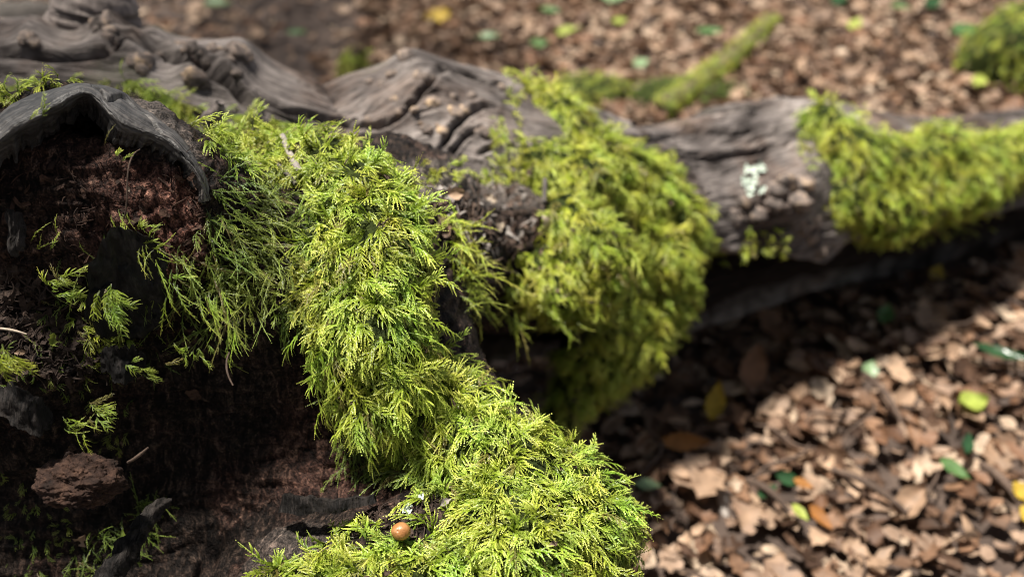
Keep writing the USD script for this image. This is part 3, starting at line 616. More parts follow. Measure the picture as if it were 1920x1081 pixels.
def leaf(seed, kind='oak', L=.08, W=.045, curl=.35, nl=10, nw=5):
    g = np.random.default_rng(seed)
    s = np.linspace(0, 1, nl); w = np.linspace(-1, 1, nw)
    if kind == 'oak': half = W / 2 * (np.sin(np.pi * s ** 1.25) ** .75 * (1 + .34 * np.sin(s * np.pi * 2 * 3.5 + g.uniform(0, 6))) + .02)
    elif kind == 'bit': half = W / 2 * (np.sin(np.pi * np.clip(s, .03, .97)) ** .6 * (1 + .9 * (g.random(nl) - .5)))
    else: half = W / 2 * (np.sin(np.pi * s ** .8) ** 1.05 * (1 + .14 * np.sin(s * 40 + seed)) + .02)
    S, Wd = np.meshgrid(s, w, indexing='ij')
    x = L * (S - .5); y = half[:, None] * Wd * (1 + .12 * (g.random(S.shape) - .5))
    c1, c2, c3 = g.uniform(-1, 1) * curl, g.uniform(.1, 1.2) * curl * 1.2, g.uniform(-1, 1) * curl
    z = L * (c1 * (S - .5) ** 2 + c3 * (S - .5) * Wd * .5) + c2 * W * Wd ** 2 * .5 + .10 * W * fbm(np.stack([x * 70, y * 70, 0 * x + seed], -1), 2, seed)
    v_ = np.stack([x, y, z], -1).reshape(-1, 3); f_ = grid_faces(nl, nw)
    return {'v': v_, 'f': f_, 'smooth': True}

def mound(chains, step, k=.02, lump=.012, seed=1, floor=None):
    chs = [chain(c_) for c_ in chains]
    def f(x):
        d = d_chain(x, chs[0])
        for c_ in chs[1:]: d = smin(d, d_chain(x, c_), k)
        return d
    allc = np.vstack([c_[0] for c_ in chs]); R = max(c_[1].max() for c_ in chs) + .02
    v_, f_ = surface_nets(f, allc.min(0) - R, allc.max(0) + R, step)
    n_ = normals(v_, f_)
    cen = v_.mean(0)
    t = trimesh.Trimesh(v_, f_, process=False)
    if t.volume < 0: f_ = f_[:, ::-1]; n_ = -n_
    v_ = v_ + n_ * (lump * 2 * fbm(v_ * 20, 2, seed) + .016 * fbm(v_ * 62, 2, seed + 5))[:, None]
    return v_, f_

def sample(v_, f_, n):
    tri = v_[f_]; cr = np.cross(tri[:, 1] - tri[:, 0], tri[:, 2] - tri[:, 0]); ar = np.linalg.norm(cr, axis=1)
    i = rng.choice(len(f_), n, p=ar / ar.sum()); a, b = rng.random(n), rng.random(n); s = a + b > 1; a[s], b[s] = 1 - a[s], 1 - b[s]
    vn = normals(v_, f_)
    p = tri[i, 0] + a[:, None] * (tri[i, 1] - tri[i, 0]) + b[:, None] * (tri[i, 2] - tri[i, 0])
    n_ = vn[f_[i, 0]]
    return p, n_, ar.sum() / 2

def bare(p): # outside the wood
    return (d_front(p) > -.004) & (d_chain(p, TRUNK_D) > -.012)

def place(parent, p, n, kind, mat_, smin_=.75, smax=1.2, singles=0, **kw):
    if len(p) == 0: return
    m_, q = frames(p, n, **kw)
    sc = rng.uniform(smin_, smax, len(p)); idx = rng.integers(0, len(PROTO[kind]), len(p))
    order = np.argsort((p - EYE) @ FWD + .25 * (n @ FWD))
    one, rest = order[:singles], order[singles:]
    path = str(parent.GetPath())
    for i in one:
        pr = PROTO[kind][idx[i]]
        o_ = obj('frond', (pr['v'] * sc[i] @ m_[i].T + p[i], pr['f']), mat_, parent, smooth=False, attrs=pr['attrs'])
    if len(rest): instancer(numbered(path, 'fronds'), PROTO[kind], p[rest], q[rest], sc[rest], idx[rest], mat_)

def cushion(name, label, chains, step, density, kind, mat_, singles=0, k=.02, lump=.010, seed=1, scale=(.75, 1.2), hang=None, **kw):
    t = thing(name, label, 'moss')
    v_, f_ = mound(chains, step, k, lump, seed)
    obj('underlayer', (v_, f_), M['moss_base'], t)
    p, n, area = sample(v_, f_, 10)
    p, n, area = sample(v_, f_, int(area * density))
    ok = bare(p); p, n = p[ok], n[ok]
    if hang is not None:                    # lower down the fronds are long and hang like tassels
        w = rng.random(len(p)) < np.clip((proj(p)[1] - hang) / 140, 0, .6)
        place(t, p[w] - n[w] * .004, n[w], 'hang', mat_, .7, 1.15, singles // 2, flow=1.0, lift=.3, jitter=.35); p, n = p[~w], n[~w]; singles -= singles // 2
    place(t, p - n * .004, n, kind, mat_, scale[0], scale[1], singles, **kw)
    p, n, _ = sample(v_, f_, 90); ok = bare(p); p, n = p[ok][:45], n[ok][:45]      # bits of bark and stalk caught in it
    if len(p):
        _, q = quats(rng.normal(0, 1, p.shape), n + rng.normal(0, .3, p.shape)); pr = [dict(zip('vf', tube([[-1, 0, 0], [-.2, .1, .1], [1, 0, 0]], [.05, .08, .04], 5, .3, k, n=6))) for k in range(2)] + [leaf(1700 + k, 'bit', 1.2, .7, .5, 6, 4) for k in range(2)]
        instancer(numbered(str(t.GetPath()), 'caught_bits'), pr, p + n * .007, q, rng.uniform(.004, .010, len(p)), rng.integers(0, 4, len(p)), M['twig'])
    return t

cushion('moss_cushion', 'bright yellow-green feathery moss cascading down the front of the broken trunk end, in sharp focus',
        [[(612, 330, .96, .030), (678, 395, .93, .042), (708, 490, .89, .040), (705, 600, .87, .038), (738, 700, .885, .034), (785, 770, .91, .028)], [(800, 680, .95, .026), (845, 760, .95, .025)], [(745, 730, .895, .034), (800, 800, .91, .036), (850, 860, .905, .034)],
         [(585, 470, .905, .022), (640, 560, .88, .03), (665, 660, .87, .026), (690, 760, .875, .02)], [(612, 330, .96, .030), (550, 325, .97, .020), (470, 280, .99, .014)]],
        .006, 34000, 'big', M['moss'], singles=300, seed=2, hang=520)
cushion('moss_cushion', 'thick bright moss on the low spur in front, spreading to its rounded right tip',
        [[(850, 750, .915, .025), (905, 845, .89, .036), (990, 930, .88, .053), (1075, 985, .875, .046)], [(940, 1010, .85, .04), (1040, 1060, .86, .045)], [(600, 1120, None, .016), (740, 1110, None, .018), (860, 1080, None, .025), (960, 1040, .83, .045)]],
        .006, 33000, 'big', M['moss'], singles=300, seed=3)
cushion('moss_cushion', 'short dense olive moss tip at the far right end of the low spur', [[(1100, 985, .905, .045), (1135, 985, .91, .028)], [(1090, 1040, .90, .04), (1070, 1100, .90, .03)]], .006, 34000, 'short', M['moss_far'], seed=4)
cushion('moss_cushion', 'bright moss cap on the crest of the trunk, slightly out of focus',
        [[(1000, 218, 1.42, .045), (1060, 262, 1.39, .05), (1120, 330, 1.39, .05), (1210, 365, 1.43, .05), (1270, 425, 1.45, .04)], [(970, 310, 1.34, .035), (1010, 330, 1.32, .04), (1080, 350, 1.33, .05)], [(1150, 380, 1.39, .042), (1180, 440, 1.41, .046), (1215, 490, 1.43, .044)], [(915, 340, 1.33, .018), (975, 325, 1.33, .032)], [(945, 215, 1.40, .02), (955, 270, 1.36, .025), (965, 320, 1.33, .03)]],
        .009, 20000, 'far', M['moss_far'], seed=5)
cushion('moss_cushion', 'yellow-green moss tuft below the crest cap, above the dark hollow between trunk and spur',
        [[(1060, 415, 1.24, .03), (1100, 460, 1.23, .036), (1130, 500, 1.25, .032)], [(990, 495, 1.22, .026), (1040, 540, 1.22, .028), (1110, 545, 1.25, .026)]],
        .008, 26000, 'big', M['moss_far'], seed=6)
cushion('moss_cushion', 'darker green curtain of moss hanging under the trunk right of the dark hollow',
        [[(1235, 480, 1.43, .048), (1250, 555, 1.46, .045), (1185, 630, 1.46, .045), (1110, 700, 1.46, .042), (1055, 770, 1.45, .03)], [(1160, 520, 1.42, .04), (1150, 600, 1.43, .042), (1100, 660, 1.43, .036)]],
        .009, 20000, 'far', M['moss_far'], seed=7)
cushion('moss_cushion', 'blurred moss bank along the far right length of the trunk',
        [[(1535, 235, None, .035), (1600, 300, None, .05), (1690, 325, None, .05), (1760, 285, None, .045), (1800, 335, None, .045), (1880, 300, None, .05), (1990, 270, None, .05)], [(1590, 370, None, .04), (1650, 395, None, .045), (1740, 370, None, .045), (1830, 350, None, .04)]],
        .011, 15000, 'far', M['moss_far'], seed=8)

def sprinkle(t, poly, n, kind, mat_, singles=0, **kw):
    poly = np.array(poly, float); lo, hi = poly.min(0), poly.max(0)
    us = rng.uniform(lo[0], hi[0], n * 3); vs = rng.uniform(lo[1], hi[1], n * 3); k = in_poly(us, vs, poly); us, vs = us[k][:n], vs[k][:n]
    p, nn, ok = hit(us, vs)
    place(t, p[ok], nn[ok], kind, mat_, singles=singles, **kw)
t = thing('thin_moss', 'straggly moss strands, shade painted into their green, hanging left of the bright cascade', 'moss')
sprinkle(t, [(395, 330), (520, 340), (600, 420), (610, 620), (540, 600), (450, 560), (390, 500), (375, 420)], 330, 'thin', M['moss_shade_tone'], singles=100, lift=.45)
sprinkle(t, [(330, 470), (480, 480), (520, 600), (420, 640), (330, 560)], 60, 'thin', M['moss_shade_tone'], singles=40, lift=.5)
t = thing('thin_moss', 'bright moss strip filling the gap between the rolled lip and the trunk crest', 'moss')
sprinkle(t, [(180, 150), (250, 165), (330, 215), (400, 280), (470, 330), (600, 330), (590, 250), (470, 215), (400, 215), (330, 185), (240, 150)], 480, 'big', M['moss'], singles=100, lift=.5, smin_=.55, smax=1.0)
sprinkle(t, [(0, 165), (60, 150), (150, 145), (150, 155), (60, 175), (0, 200)], 60, 'short', M['moss'], singles=20, lift=.5)
t = thing('thin_moss', 'scattered tiny moss shoots around the black wood shell and ledge at the left', 'moss')
sprinkle(t, [(60, 480), (160, 440), (330, 400), (400, 520), (380, 640), (250, 720), (120, 700), (40, 620)], 150, 'thin', M['moss_shade_tone'], singles=60, lift=.6, smin_=.25, smax=.6)
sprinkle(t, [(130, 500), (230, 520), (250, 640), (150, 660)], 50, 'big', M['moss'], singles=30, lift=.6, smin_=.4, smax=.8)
sprinkle(t, [(0, 560), (250, 560), (270, 820), (200, 880), (0, 720)], 60, 'short', M['moss_shade_tone'], singles=30, lift=.6, smin_=.4, smax=.9)
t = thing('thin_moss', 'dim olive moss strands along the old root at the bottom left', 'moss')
sprinkle(t, [(120, 1081), (160, 1000), (230, 960), (300, 900), (320, 940), (250, 1020), (220, 1081)], 110, 'thin', M['moss_shade_tone'], singles=40, lift=.3, smin_=.4, smax=.9)
sprinkle(t, [(0, 880), (180, 960), (160, 1081), (0, 1081)], 60, 'short', M['moss_shade_tone'], singles=20, lift=.4, smin_=.4, smax=.8)
t = thing('thin_moss', 'short moss thinning out on the wood along the borders of the thick cushions', 'moss')
for pl, n_ in (([(1480, 215), (1560, 185), (1630, 205), (1530, 300), (1500, 340)], 90), ([(1540, 420), (1700, 460), (1860, 430), (1700, 390)], 80), ([(890, 335), (920, 220), (960, 160), (990, 330)], 80), ([(1290, 330), (1360, 420), (1350, 500), (1270, 480)], 60), ([(1380, 420), (1470, 420), (1470, 470), (1390, 475)], 30)):
    sprinkle(t, pl, n_, 'short', M['moss_far'], lift=.5, smin_=.7, smax=1.5)
t = thing('thin_moss', 'moss growing over the shaded wall between cascade and spur', 'moss')
sprinkle(t, [(640, 720), (830, 760), (900, 880), (820, 930), (740, 900), (660, 880)], 260, 'thin', M['moss_shade_tone'], singles=80, lift=.5)
sprinkle(t, [(680, 760), (860, 780), (930, 900), (760, 920)], 120, 'big', M['moss_shade_tone'], lift=.5)
t = thing('thin_moss', 'low moss round the small brown ball on the spur', 'moss')
sprinkle(t, [(520, 1050), (640, 1000), (740, 1015), (880, 1000), (900, 1081), (480, 1081)], 190, 'big', M['moss'], singles=120, lift=.3)
sprinkle(t, [(640, 990), (720, 965), (735, 1010), (660, 1020)], 16, 'short', M['moss'], lift=.3)
sprinkle(t, [(790, 945), (880, 900), (900, 1000), (800, 1010)], 40, 'big', M['moss'], lift=.3)
t = thing('thin_moss', 'sparse moss patches on bare wood below the crest knobs', 'moss')
sprinkle(t, [(770, 320), (850, 290), (900, 330), (950, 300), (960, 350), (880, 350), (790, 345)], 50, 'short', M['moss_far'], lift=.6)
sprinkle(t, [(800, 390), (850, 400), (880, 470), (900, 560), (870, 600), (840, 500)], 90, 'thin', M['moss_far'], lift=.5)
sprinkle(t, [(950, 470), (1040, 450), (1100, 500), (1090, 600), (1000, 600), (930, 540)], 110, 'big', M['moss_far'], lift=.5)

# ------------------------------------------------------------------ leaf litter
KINDS = [('oak', .085, .052), ('oak', .075, .045), ('oval', .075, .038), ('oval', .055, .03), ('bit', .045, .03), ('bit', .032, .024), ('oak', .065, .042), ('oval', .09, .03), ('bit', .06, .018), ('oak', .09, .055)]
LEAVES = [leaf(500 + k, *kd, curl=.5) for k, kd in enumerate(KINDS)]
N = 66000
ly = np.sqrt(rng.uniform(.5 ** 2, 4.9 ** 2, N)); lx = rng.uniform(-1, 1, N) * (.70 * ly + .75)
layer = rng.random(N) ** .8
lp = np.stack([lx, ly, ground_h(lx, ly) + .008 + .035 * layer], -1)
tilt = rng.normal(0, .36, (N, 2)); ln_ = np.stack([tilt[:, 0], tilt[:, 1], np.ones(N)], -1)
ld_ = rng.normal(0, 1, (N, 3)); ld_[:, 2] = -(ld_ * ln_).sum(1) + ld_[:, 2] * ln_[:, 2]
BARE = np.array([G(240, 5)[:2], G(640, -30)[:2], G(690, 60)[:2], G(610, 165)[:2], G(400, 190)[:2], G(200, 120)[:2]])
thin_out = in_poly(lp[:, 0], lp[:, 1], BARE) & (rng.random(N) < .86)
ok = ~thin_out & (d_front(lp) > .004) & (d_chain(lp, TRUNK_D) > .006); lp, ln_, ld_, layer = lp[ok], ln_[ok], ld_[ok], layer[ok]
lm, lq = quats(ld_, ln_)
li = np.where(rng.random(len(lp)) < .22, rng.choice([4, 5, 8], len(lp)), rng.integers(0, len(LEAVES), len(lp))); ls = rng.uniform(.36, .84, len(lp)) * (1 + .45 * (rng.random(len(lp)) > .90))
u, v, z = proj(lp)
tri_first = caster.intersects_any(np.repeat(EYE[None], len(lp), 0), lp - EYE + (EYE - lp) * .01)
d_ = lp - EYE; hitp = caster.intersects_first(np.repeat(EYE[None], len(lp), 0), d_)
seen = (hitp < 0) | (((wood.triangles_center[np.maximum(hitp, 0)] - EYE) @ FWD) > z)
size = np.array([k[1] * k[2] for k in KINDS])[li] * ls ** 2 / z ** 2 * np.array([k[0] != 'bit' for k in KINDS])[li]
score = size * (layer > .8) * seen * (u > 5) * (u < 1915) * (v > 5) * (v < 1076)
top = np.argsort(-score)[:250]; top = top[score[top] > 0]
rest = np.setdiff1d(np.arange(len(lp)), top)
tag(instancer('/World/leaf_litter', LEAVES, lp[rest], lq[rest], ls[rest], li[rest], M['leaf_mix']), 'dense layer of small dry brown leaves covering the forest floor', 'leaf litter', kind='stuff')
tw = []
for k in range(4):
    tw.append(dict(zip('vf', tube([[-.5, .02 * k, 0], [-.1, .05, .03], [.2, -.03 * k, .02], [.5, .02, .05]], [.018, .028, .024, .012], 5, .3, k, n=9))))
    tw[-1]['smooth'] = True
kt = rng.choice(len(lp), 1500, replace=False)
tag(instancer('/World/litter_twigs', tw, lp[kt] + [0, 0, .012], lq[kt], rng.uniform(.03, .13, len(kt)), rng.integers(0, 4, len(kt)), M['twig']), 'thin broken twigs and needles strewn through the leaf litter', 'twigs', kind='stuff')
SAY = {'oak': 'lobed oak leaf', 'oval': 'oval leaf'}
CLS = {}
for col in ('leaf_tan', 'leaf_brown'):
    for k, kd in enumerate(KINDS):
        if kd[0] == 'bit': continue
        pth = f'/World/{col}_shape_{k + 1:03d}'
        stage.CreateClassPrim(pth)
        usdkit.mesh(stage, pth + '/blade', (LEAVES[k]['v'], LEAVES[k]['f']), M[col], smooth=True)
        CLS[col, k] = pth
def put(name, cls, m_, pos, s_, label, cat, group=None):
    x = UsdGeom.Xform.Define(stage, numbered('/World', name))
    mm = np.eye(4); mm[:3, :3] = m_ * s_; mm[:3, 3] = pos
    x.AddTransformOp().Set(Gf.Matrix4d(*mm.T.ravel().tolist()))
    x.GetPrim().GetReferences().AddInternalReference(cls); x.GetPrim().SetInstanceable(True)
    return tag(x.GetPrim(), label, cat, group)
MARKS = [(1805, 808, 'the lime yellow leaf'), (1770, 935, 'the fresh green narrow leaf'), (1895, 985, 'the upper bright yellow leaf'), (1525, 1020, 'the standing orange leaf'), (1495, 952, 'the small orange leaf'), (1620, 735, 'the small pale green leaf'),
         (1650, 632, 'the shaded green leaf'), (1860, 715, 'the long dark green leaf'), (1335, 790, 'the upright ochre leaf'), (1405, 735, 'the upright brown leaf'), (1280, 868, 'the rusty leaf'), (1745, 552, 'the small yellow leaf'), (1150, 14, 'the broad pale green leaf'),
         (415, 50, 'the narrow green leaf'), (562, 100, 'the mid green leaf'), (1798, 100, 'the large green leaf'), (1340, 110, 'the mossy fallen branch'), (820, 62, 'the yellow oak leaf'), (1900, 130, 'the mossy hump'), (680, 120, 'the mossy stub'), (1355, 940, 'the pale wood strip')]
WAYS = ['right of', 'above right of', 'above', 'above left of', 'left of', 'below left of', 'below', 'below right of']
NTHS = ['nearest', 'second', 'third', 'fourth', 'fifth', 'sixth', 'seventh', 'eighth', 'ninth', 'tenth', 'eleventh', 'twelfth', 'thirteenth', 'fourteenth', 'fifteenth', 'sixteenth', 'seventeenth', 'eighteenth', 'nineteenth', 'twentieth']
said = []
for i in top:
    kd = SAY[KINDS[li[i]][0]]; col = 'pale tan' if rng.random() < .6 else 'dark brown'
    dm = [math.hypot(u[i] - m[0], v[i] - m[1]) for m in MARKS]; k = int(np.argmin(dm)); w = WAYS[int(round(math.atan2(MARKS[k][1] - v[i], u[i] - MARKS[k][0]) / (math.pi / 4))) % 8]
    said.append((col, kd, k, w, dm[k], i))
said.sort(key=lambda q: q[4]); rank = {}
for col, kd, k, w, _, i in said:
    q = rank.get((col, kd, k, w), 0); rank[col, kd, k, w] = q + 1
    put('fallen_leaf', CLS['leaf_tan' if col == 'pale tan' else 'leaf_brown', int(li[i])], lm[i], lp[i], ls[i], f'{col} dry {kd}, {NTHS[min(q, 19)]} one {w} {MARKS[k][2]}', 'leaf', f"{col} {kd.replace('leaf', 'leaves')} on the forest floor")

# leaves that stand out
def one_leaf(u_, v_, px, kind, mat_, label, ang=0.0, ratio=.5, stand=0.25, h=.052, seed=1, name='fallen_leaf'):
    p = G(u_, v_); p[2] = ground_h(p[0], p[1]) + h
    zz = (p - EYE) @ FWD; L_ = px * zz / FPX
    lf_ = leaf(seed + 900, kind, L_, L_ * ratio, .3, 16, 7)
    n_ = np.array([0, -stand, 1.0]) + .12 * np.array([math.cos(seed), math.sin(seed * 2.1), 0]); n_ /= np.linalg.norm(n_)
    d = np.array([math.cos(ang), math.sin(ang), 0.0]); d -= n_ * (d @ n_)
    m_, _ = quats(d[None], n_[None])
    tag(obj(name, (lf_['v'] @ m_[0].T + p, lf_['f']), M[mat_]), label, 'leaf')
one_leaf(1805, 808, 62, 'oval', 'leaf_lime', 'lime yellow leaf lying among brown leaves near the right edge', .2, .75, seed=1)
one_leaf(1770, 935, 66, 'oval', 'leaf_green', 'fresh green narrow leaf in the litter at lower right', -.8, .42, seed=2)
one_leaf(1895, 985, 55, 'oval', 'leaf_yellow', 'bright yellow leaf nearest the lower right edge, upper of two', -1.1, .6, seed=3)
one_leaf(1912, 1030, 60, 'oval', 'leaf_yellow', 'bright yellow leaf at the lower right corner, lower of two', -1.0, .7, seed=4)
one_leaf(1525, 1020, 62, 'oval', 'leaf_orange', 'orange leaf standing in the litter below the right middle', -1.0, .42, seed=5)
one_leaf(1495, 952, 40, 'oval', 'leaf_orange', 'small orange leaf beside a dark glossy leaf', -.4, .5, seed=6)
one_leaf(1488, 1010, 44, 'oval', 'leaf_lime', 'small yellow-green leaf left of the standing orange leaf', -1.0, .5, seed=7)
one_leaf(1620, 735, 40, 'oval', 'leaf_pale_green', 'small pale green leaf flat on the tan leaves below the trunk', 1.2, .75, seed=8)
one_leaf(1650, 632, 52, 'oval', 'leaf_green', 'green leaf in the shade of the trunk at right', 1.1, .6, seed=9)
one_leaf(1860, 715, 110, 'oval', 'leaf_dark_green', 'long dark green glossy leaf near the right edge below the trunk', -.5, .26, seed=10)
one_leaf(1470, 945, 60, 'oval', 'leaf_dark_green', 'dark glossy holly-like leaf lower right of centre', -.5, .45, seed=11)
one_leaf(1430, 965, 50, 'oval', 'leaf_dark_green', 'small dark green leaf behind a pale wood strip', .6, .45, seed=12)
one_leaf(1795, 885, 60, 'oval', 'leaf_dark_green', 'dark green leaf above the fresh narrow green leaf', 1.2, .35, seed=13)
one_leaf(1335, 790, 75, 'oval', 'leaf_yellow', 'ochre leaf standing upright in the shade by the spur', 1.45, .5, 1.4, .06, seed=14)
one_leaf(1405, 735, 90, 'oval', 'leaf_brown', 'upright brown oval leaf catching light under the trunk', 1.4, .55, 1.4, .07, seed=15)
one_leaf(1280, 868, 95, 'oval', 'leaf_orange', 'rusty leaf lying on edge beside the mossy spur', -.05, .36, .9, seed=16)
one_leaf(1745, 552, 40, 'oval', 'leaf_yellow', 'small yellow leaf in the dark right under the trunk', 1.0, .7, seed=17)
one_leaf(1150, 22, 92, 'oval', 'leaf_pale_green', 'broad pale green leaf at the top edge of the picture', .1, .8, .5, .06, seed=18)
one_leaf(915, 88, 46, 'oval', 'leaf_pale_green', 'bluish pale leaf behind the crest of the trunk', .0, .5, seed=40)
one_leaf(1595, 88, 40, 'oval', 'leaf_lime', 'small yellow-green leaf at the upper right, above the trunk hump', .9, .6, seed=41)
one_leaf(1740, 46, 56, 'oval', 'leaf_dark_green', 'dark teal leaf at the top right', .8, .5, seed=42)
one_leaf(1680, 55, 44, 'oval', 'leaf_green', 'mid green leaf left of the dark teal leaf', -.3, .5, seed=43)
one_leaf(1010, 100, 40, 'oval', 'leaf_green', 'small green leaf just above the moss cap', .2, .6, seed=44)
one_leaf(1160, 70, 34, 'oval', 'leaf_lime', 'tiny yellow-green leaf under the broad pale leaf', .5, .6, seed=45)
one_leaf(1030, 44, 42, 'oval', 'leaf_green', 'green leaf on the litter left of the broad pale leaf', 0, .5, seed=19)
one_leaf(415, 50, 56, 'oval', 'leaf_green', 'narrow green leaf above the knobbly trunk end', .1, .4, seed=20)
one_leaf(484, 22, 40, 'oval', 'leaf_pale_green', 'pale green leaf at the top left beyond the trunk', .9, .6, seed=21)
one_leaf(562, 100, 44, 'oval', 'leaf_green', 'mid green leaf beyond the dip in the trunk', -.2, .45, seed=22)
one_leaf(1798, 100, 62, 'oval', 'leaf_green', 'large green leaf beyond the trunk at upper right', .1, .55, seed=23)
one_leaf(1325, 95, 60, 'oval', 'leaf_green', 'green leaf left of the mossy fallen branch', .1, .35, seed=24)
one_leaf(1395, 20, 36, 'oval', 'leaf_yellow', 'golden leaf at the top edge above the mossy branch', .6, .7, seed=25)
one_leaf(820, 62, 55, 'oak', 'leaf_yellow', 'yellow oak leaf beyond the crest of the trunk', .4, .6, seed=26)
one_leaf(1200, 145, 36, 'oval', 'leaf_pale_green', 'small pale green leaf right of the moss cap', .5, .7, seed=27)
one_leaf(1065, 80, 50, 'oval', 'leaf_lime', 'yellow-green leaf beyond the moss cap', .3, .5, seed=28)
one_leaf(1565, 40, 40, 'oval', 'leaf_dark_green', 'bluish dark green leaf at upper right', .8, .7, seed=29)
one_leaf(1825, 195, 44, 'oval', 'leaf_lime', 'yellow-green leaf close behind the trunk at the right', 1.0, .6, seed=30)
one_leaf(1210, 950, 52, 'oval', 'leaf_pale_green', 'grey-green leaf beside the rounded tip of the mossy spur', 0, .5, seed=31)

# ------------------------------------------------------------------ small things
def on_wood(u_, v_): p, n, ok = hit([u_], [v_]); return p[0], n[0]
# brown ball
p, n = on_wood(756, 998); zz = (p - EYE) @ FWD; R = 17 * zz / FPX
s = trimesh.creation.icosphere(4); iv = s.vertices * [1.06, 1, .93]; iv = iv * (1 + .10 * fbm(iv * 1.6, 2, 5) + .03 * fbm(iv * 7, 2, 6))[:, None]
hole = np.array([-.25, -.6, .75]); hole /= np.linalg.norm(hole); iv = iv * (1 - .10 * np.exp(-((s.vertices - hole) ** 2).sum(1) / .01))[:, None]
BALL = p + n * R * .9 - FWD * .012
tag(obj('oak_gall', (iv * R + BALL, s.faces), M['gall']), 'small smooth brown ball-shaped gall resting in the moss of the spur', 'gall')
# lichen
def lichen(u_, v_, px, label, seed, cnt=7, lift=.004):
    t = thing('lichen', label, 'lichen'); g = np.random.default_rng(seed); zz0 = None
    for k in range(cnt):
        uu, vv = u_ + g.normal(0, px * .45), v_ + g.normal(0, px * .7)
        p, n, ok = hit([uu], [vv])
        if not ok[0]: continue
        zz = (p[0] - EYE) @ FWD; R = px * .30 * zz / FPX * g.uniform(.7, 1.3)
        a = np.linspace(0, 2 * np.pi, 22, endpoint=False); rr = R * (1 + .3 * np.sin(a * 3 + g.uniform(0, 6)) + .2 * np.sin(a * 5 + g.uniform(0, 6)))
        ring = [np.stack([np.cos(a) * rr * q, np.sin(a) * rr * q, R * .5 * q * q * (1 + .5 * np.sin(a * 4))], -1) for q in (.3, .7, 1.0)]
        vv_ = np.vstack([[[0, 0, 0]]] + ring); ff_ = [np.stack([np.zeros(22, int), 1 + np.arange(22), 1 + (np.arange(22) + 1) % 22], 1)]
        for q in range(2):
            i = 1 + q * 22 + np.arange(22); i2 = 1 + q * 22 + (np.arange(22) + 1) % 22; ff_ += [np.stack([i, i + 22, i2], 1), np.stack([i2, i + 22, i2 + 22], 1)]
        m_, _ = quats(np.cross(n, [.2, .9, .4])[:1], (n * .6 - FWD * .6)[:1])
        obj('lobe', (vv_ @ m_[0].T + p[0] + n[0] * lift, np.vstack(ff_)), M['lichen'], t)
lichen(772, 960, 15, 'pale green lichen flakes just above the small brown ball', 4, 7, .006)
lichen(1412, 345, 24, 'pale grey-green lichen patch on the trunk right of the moss cap', 5, 16, .006)
# sticks and chips
def stick(name, pts, r_, m_, label, cat='twig', sides=7, noise=.15, seed=1):
    tag(obj(name, tube([P(*q) for q in pts], r_, sides, noise, seed, n=18), M[m_]), label, cat)
stick('stick', [(530, 255, .97), (548, 298, .93), (562, 322, .915)], [.003, .0038, .0034], 'stick', 'short grey stick stuck in the moss between lip and cascade', 'stick', 10)
stick('stick', [(505, 292, .94), (530, 318, .92), (555, 345, .905)], [.002, .0025, .002], 'flap', 'thinner grey stick lying left of the short stick in the moss', 'stick', 9)
stick('stick', [(1022, 335, 1.26), (1020, 380, 1.235)], [.003, .003], 'flap', 'short grey twig end poking out under the moss cap', 'stick', 9)
stick('twig', [(-20, 616, .80), (20, 618, .795), (50, 626, .795)], [.0008, .0011, .0006], 'pale_bit', 'pale twig lying on the dark ledge at the left edge')
stick('twig', [(240, 866, .80), (262, 852, .795), (278, 838, .795)], [.0012, .0015, .0008], 'twig', 'thin straw twig above the brown crumbly lump')
stick('twig', [(1345, 880, 1.52), (1355, 940, 1.5), (1368, 1005, 1.48)], [.005, .008, .005], 'stick', 'pale strip of wood lying on the litter right of the spur', 'stick', 8, .3)
stick('twig', [(430, 660, .80), (425, 690, .79), (437, 722, .785)], [.0006, .0009, .0006], 'twig', 'dry dead moss stem hanging below the dark strands')
stick('twig', [(227, 420, .80), (238, 365, .79), (245, 300, .79), (262, 280, .80)], [.0005, .0007, .0007, .0004], 'twig', 'thin grey stem standing in front of the red rotten wood')
# crumbly lump
s = trimesh.creation.icosphere(5); iv = s.vertices.copy(); d = 1 + .75 * fbm(iv * 1.3 + 3, 3, 71) + .42 * fbm(iv * 6, 5, 73) + .16 * fbm(iv * 22, 3, 75)
iv = iv * d[:, None] * np.array([.030, .024, .021])
iv = iv @ trimesh.transformations.rotation_matrix(.15, [0, 1, 0])[:3, :3].T
tag(obj('rotten_wood_lump', (iv + P(150, 900, .815), s.faces), M['chunk']), 'crumbly reddish brown lump of rotten wood in the dark hollow at lower left', 'wood lump')
# individual sprigs
def sprig(u_, v_, ang, size_, label, kind='big', mat_='moss', z=None, seed=0, num=3, spread=.5, name='moss_sprig'):
    p, n, ok = hit([u_], [v_]); p = P(u_, v_, z) if z else p[0] - FWD * .006
    t = thing(name, label, 'moss'); g = np.random.default_rng(seed + 77)
    for k in range(num if num < 3 else int(num * 1.8)):
        a = ang + g.normal(0, spread)
        d = RGT * math.cos(a) + UPV * math.sin(a) - FWD * g.uniform(.0, .35)
        m_, _ = quats(d[None], (-FWD + .25 * g.normal(0, 1, 3))[None])
        pr = PROTO[kind][g.integers(len(PROTO[kind]))]
        off = RGT * g.normal(0, .006) + UPV * g.normal(0, .006)
        obj('frond', (pr['v'] * size_ * .85 * g.uniform(.6, 1.15) @ m_[0].T + p + off, pr['f']), M[mat_], t, smooth=False, attrs=pr['attrs'])
sprig(55, 235, 1.2, .55, 'tiny bright moss sprig hanging on the grey lip at the far left', z=.765, seed=1, num=2, spread=.7)
sprig(222, 280, .9, .45, 'single upright moss shoot beside the crack in the lip', 'thin', z=.775, seed=2, num=1)
sprig(215, 295, .3, .4, 'small curled moss shoot below the upright shoot', z=.775, seed=3, num=2, spread=.8)
sprig(195, 560, -1.4, 1.0, 'bright green moss clump hanging in front of the black wood shell', z=.79, seed=4, num=9, spread=.6)
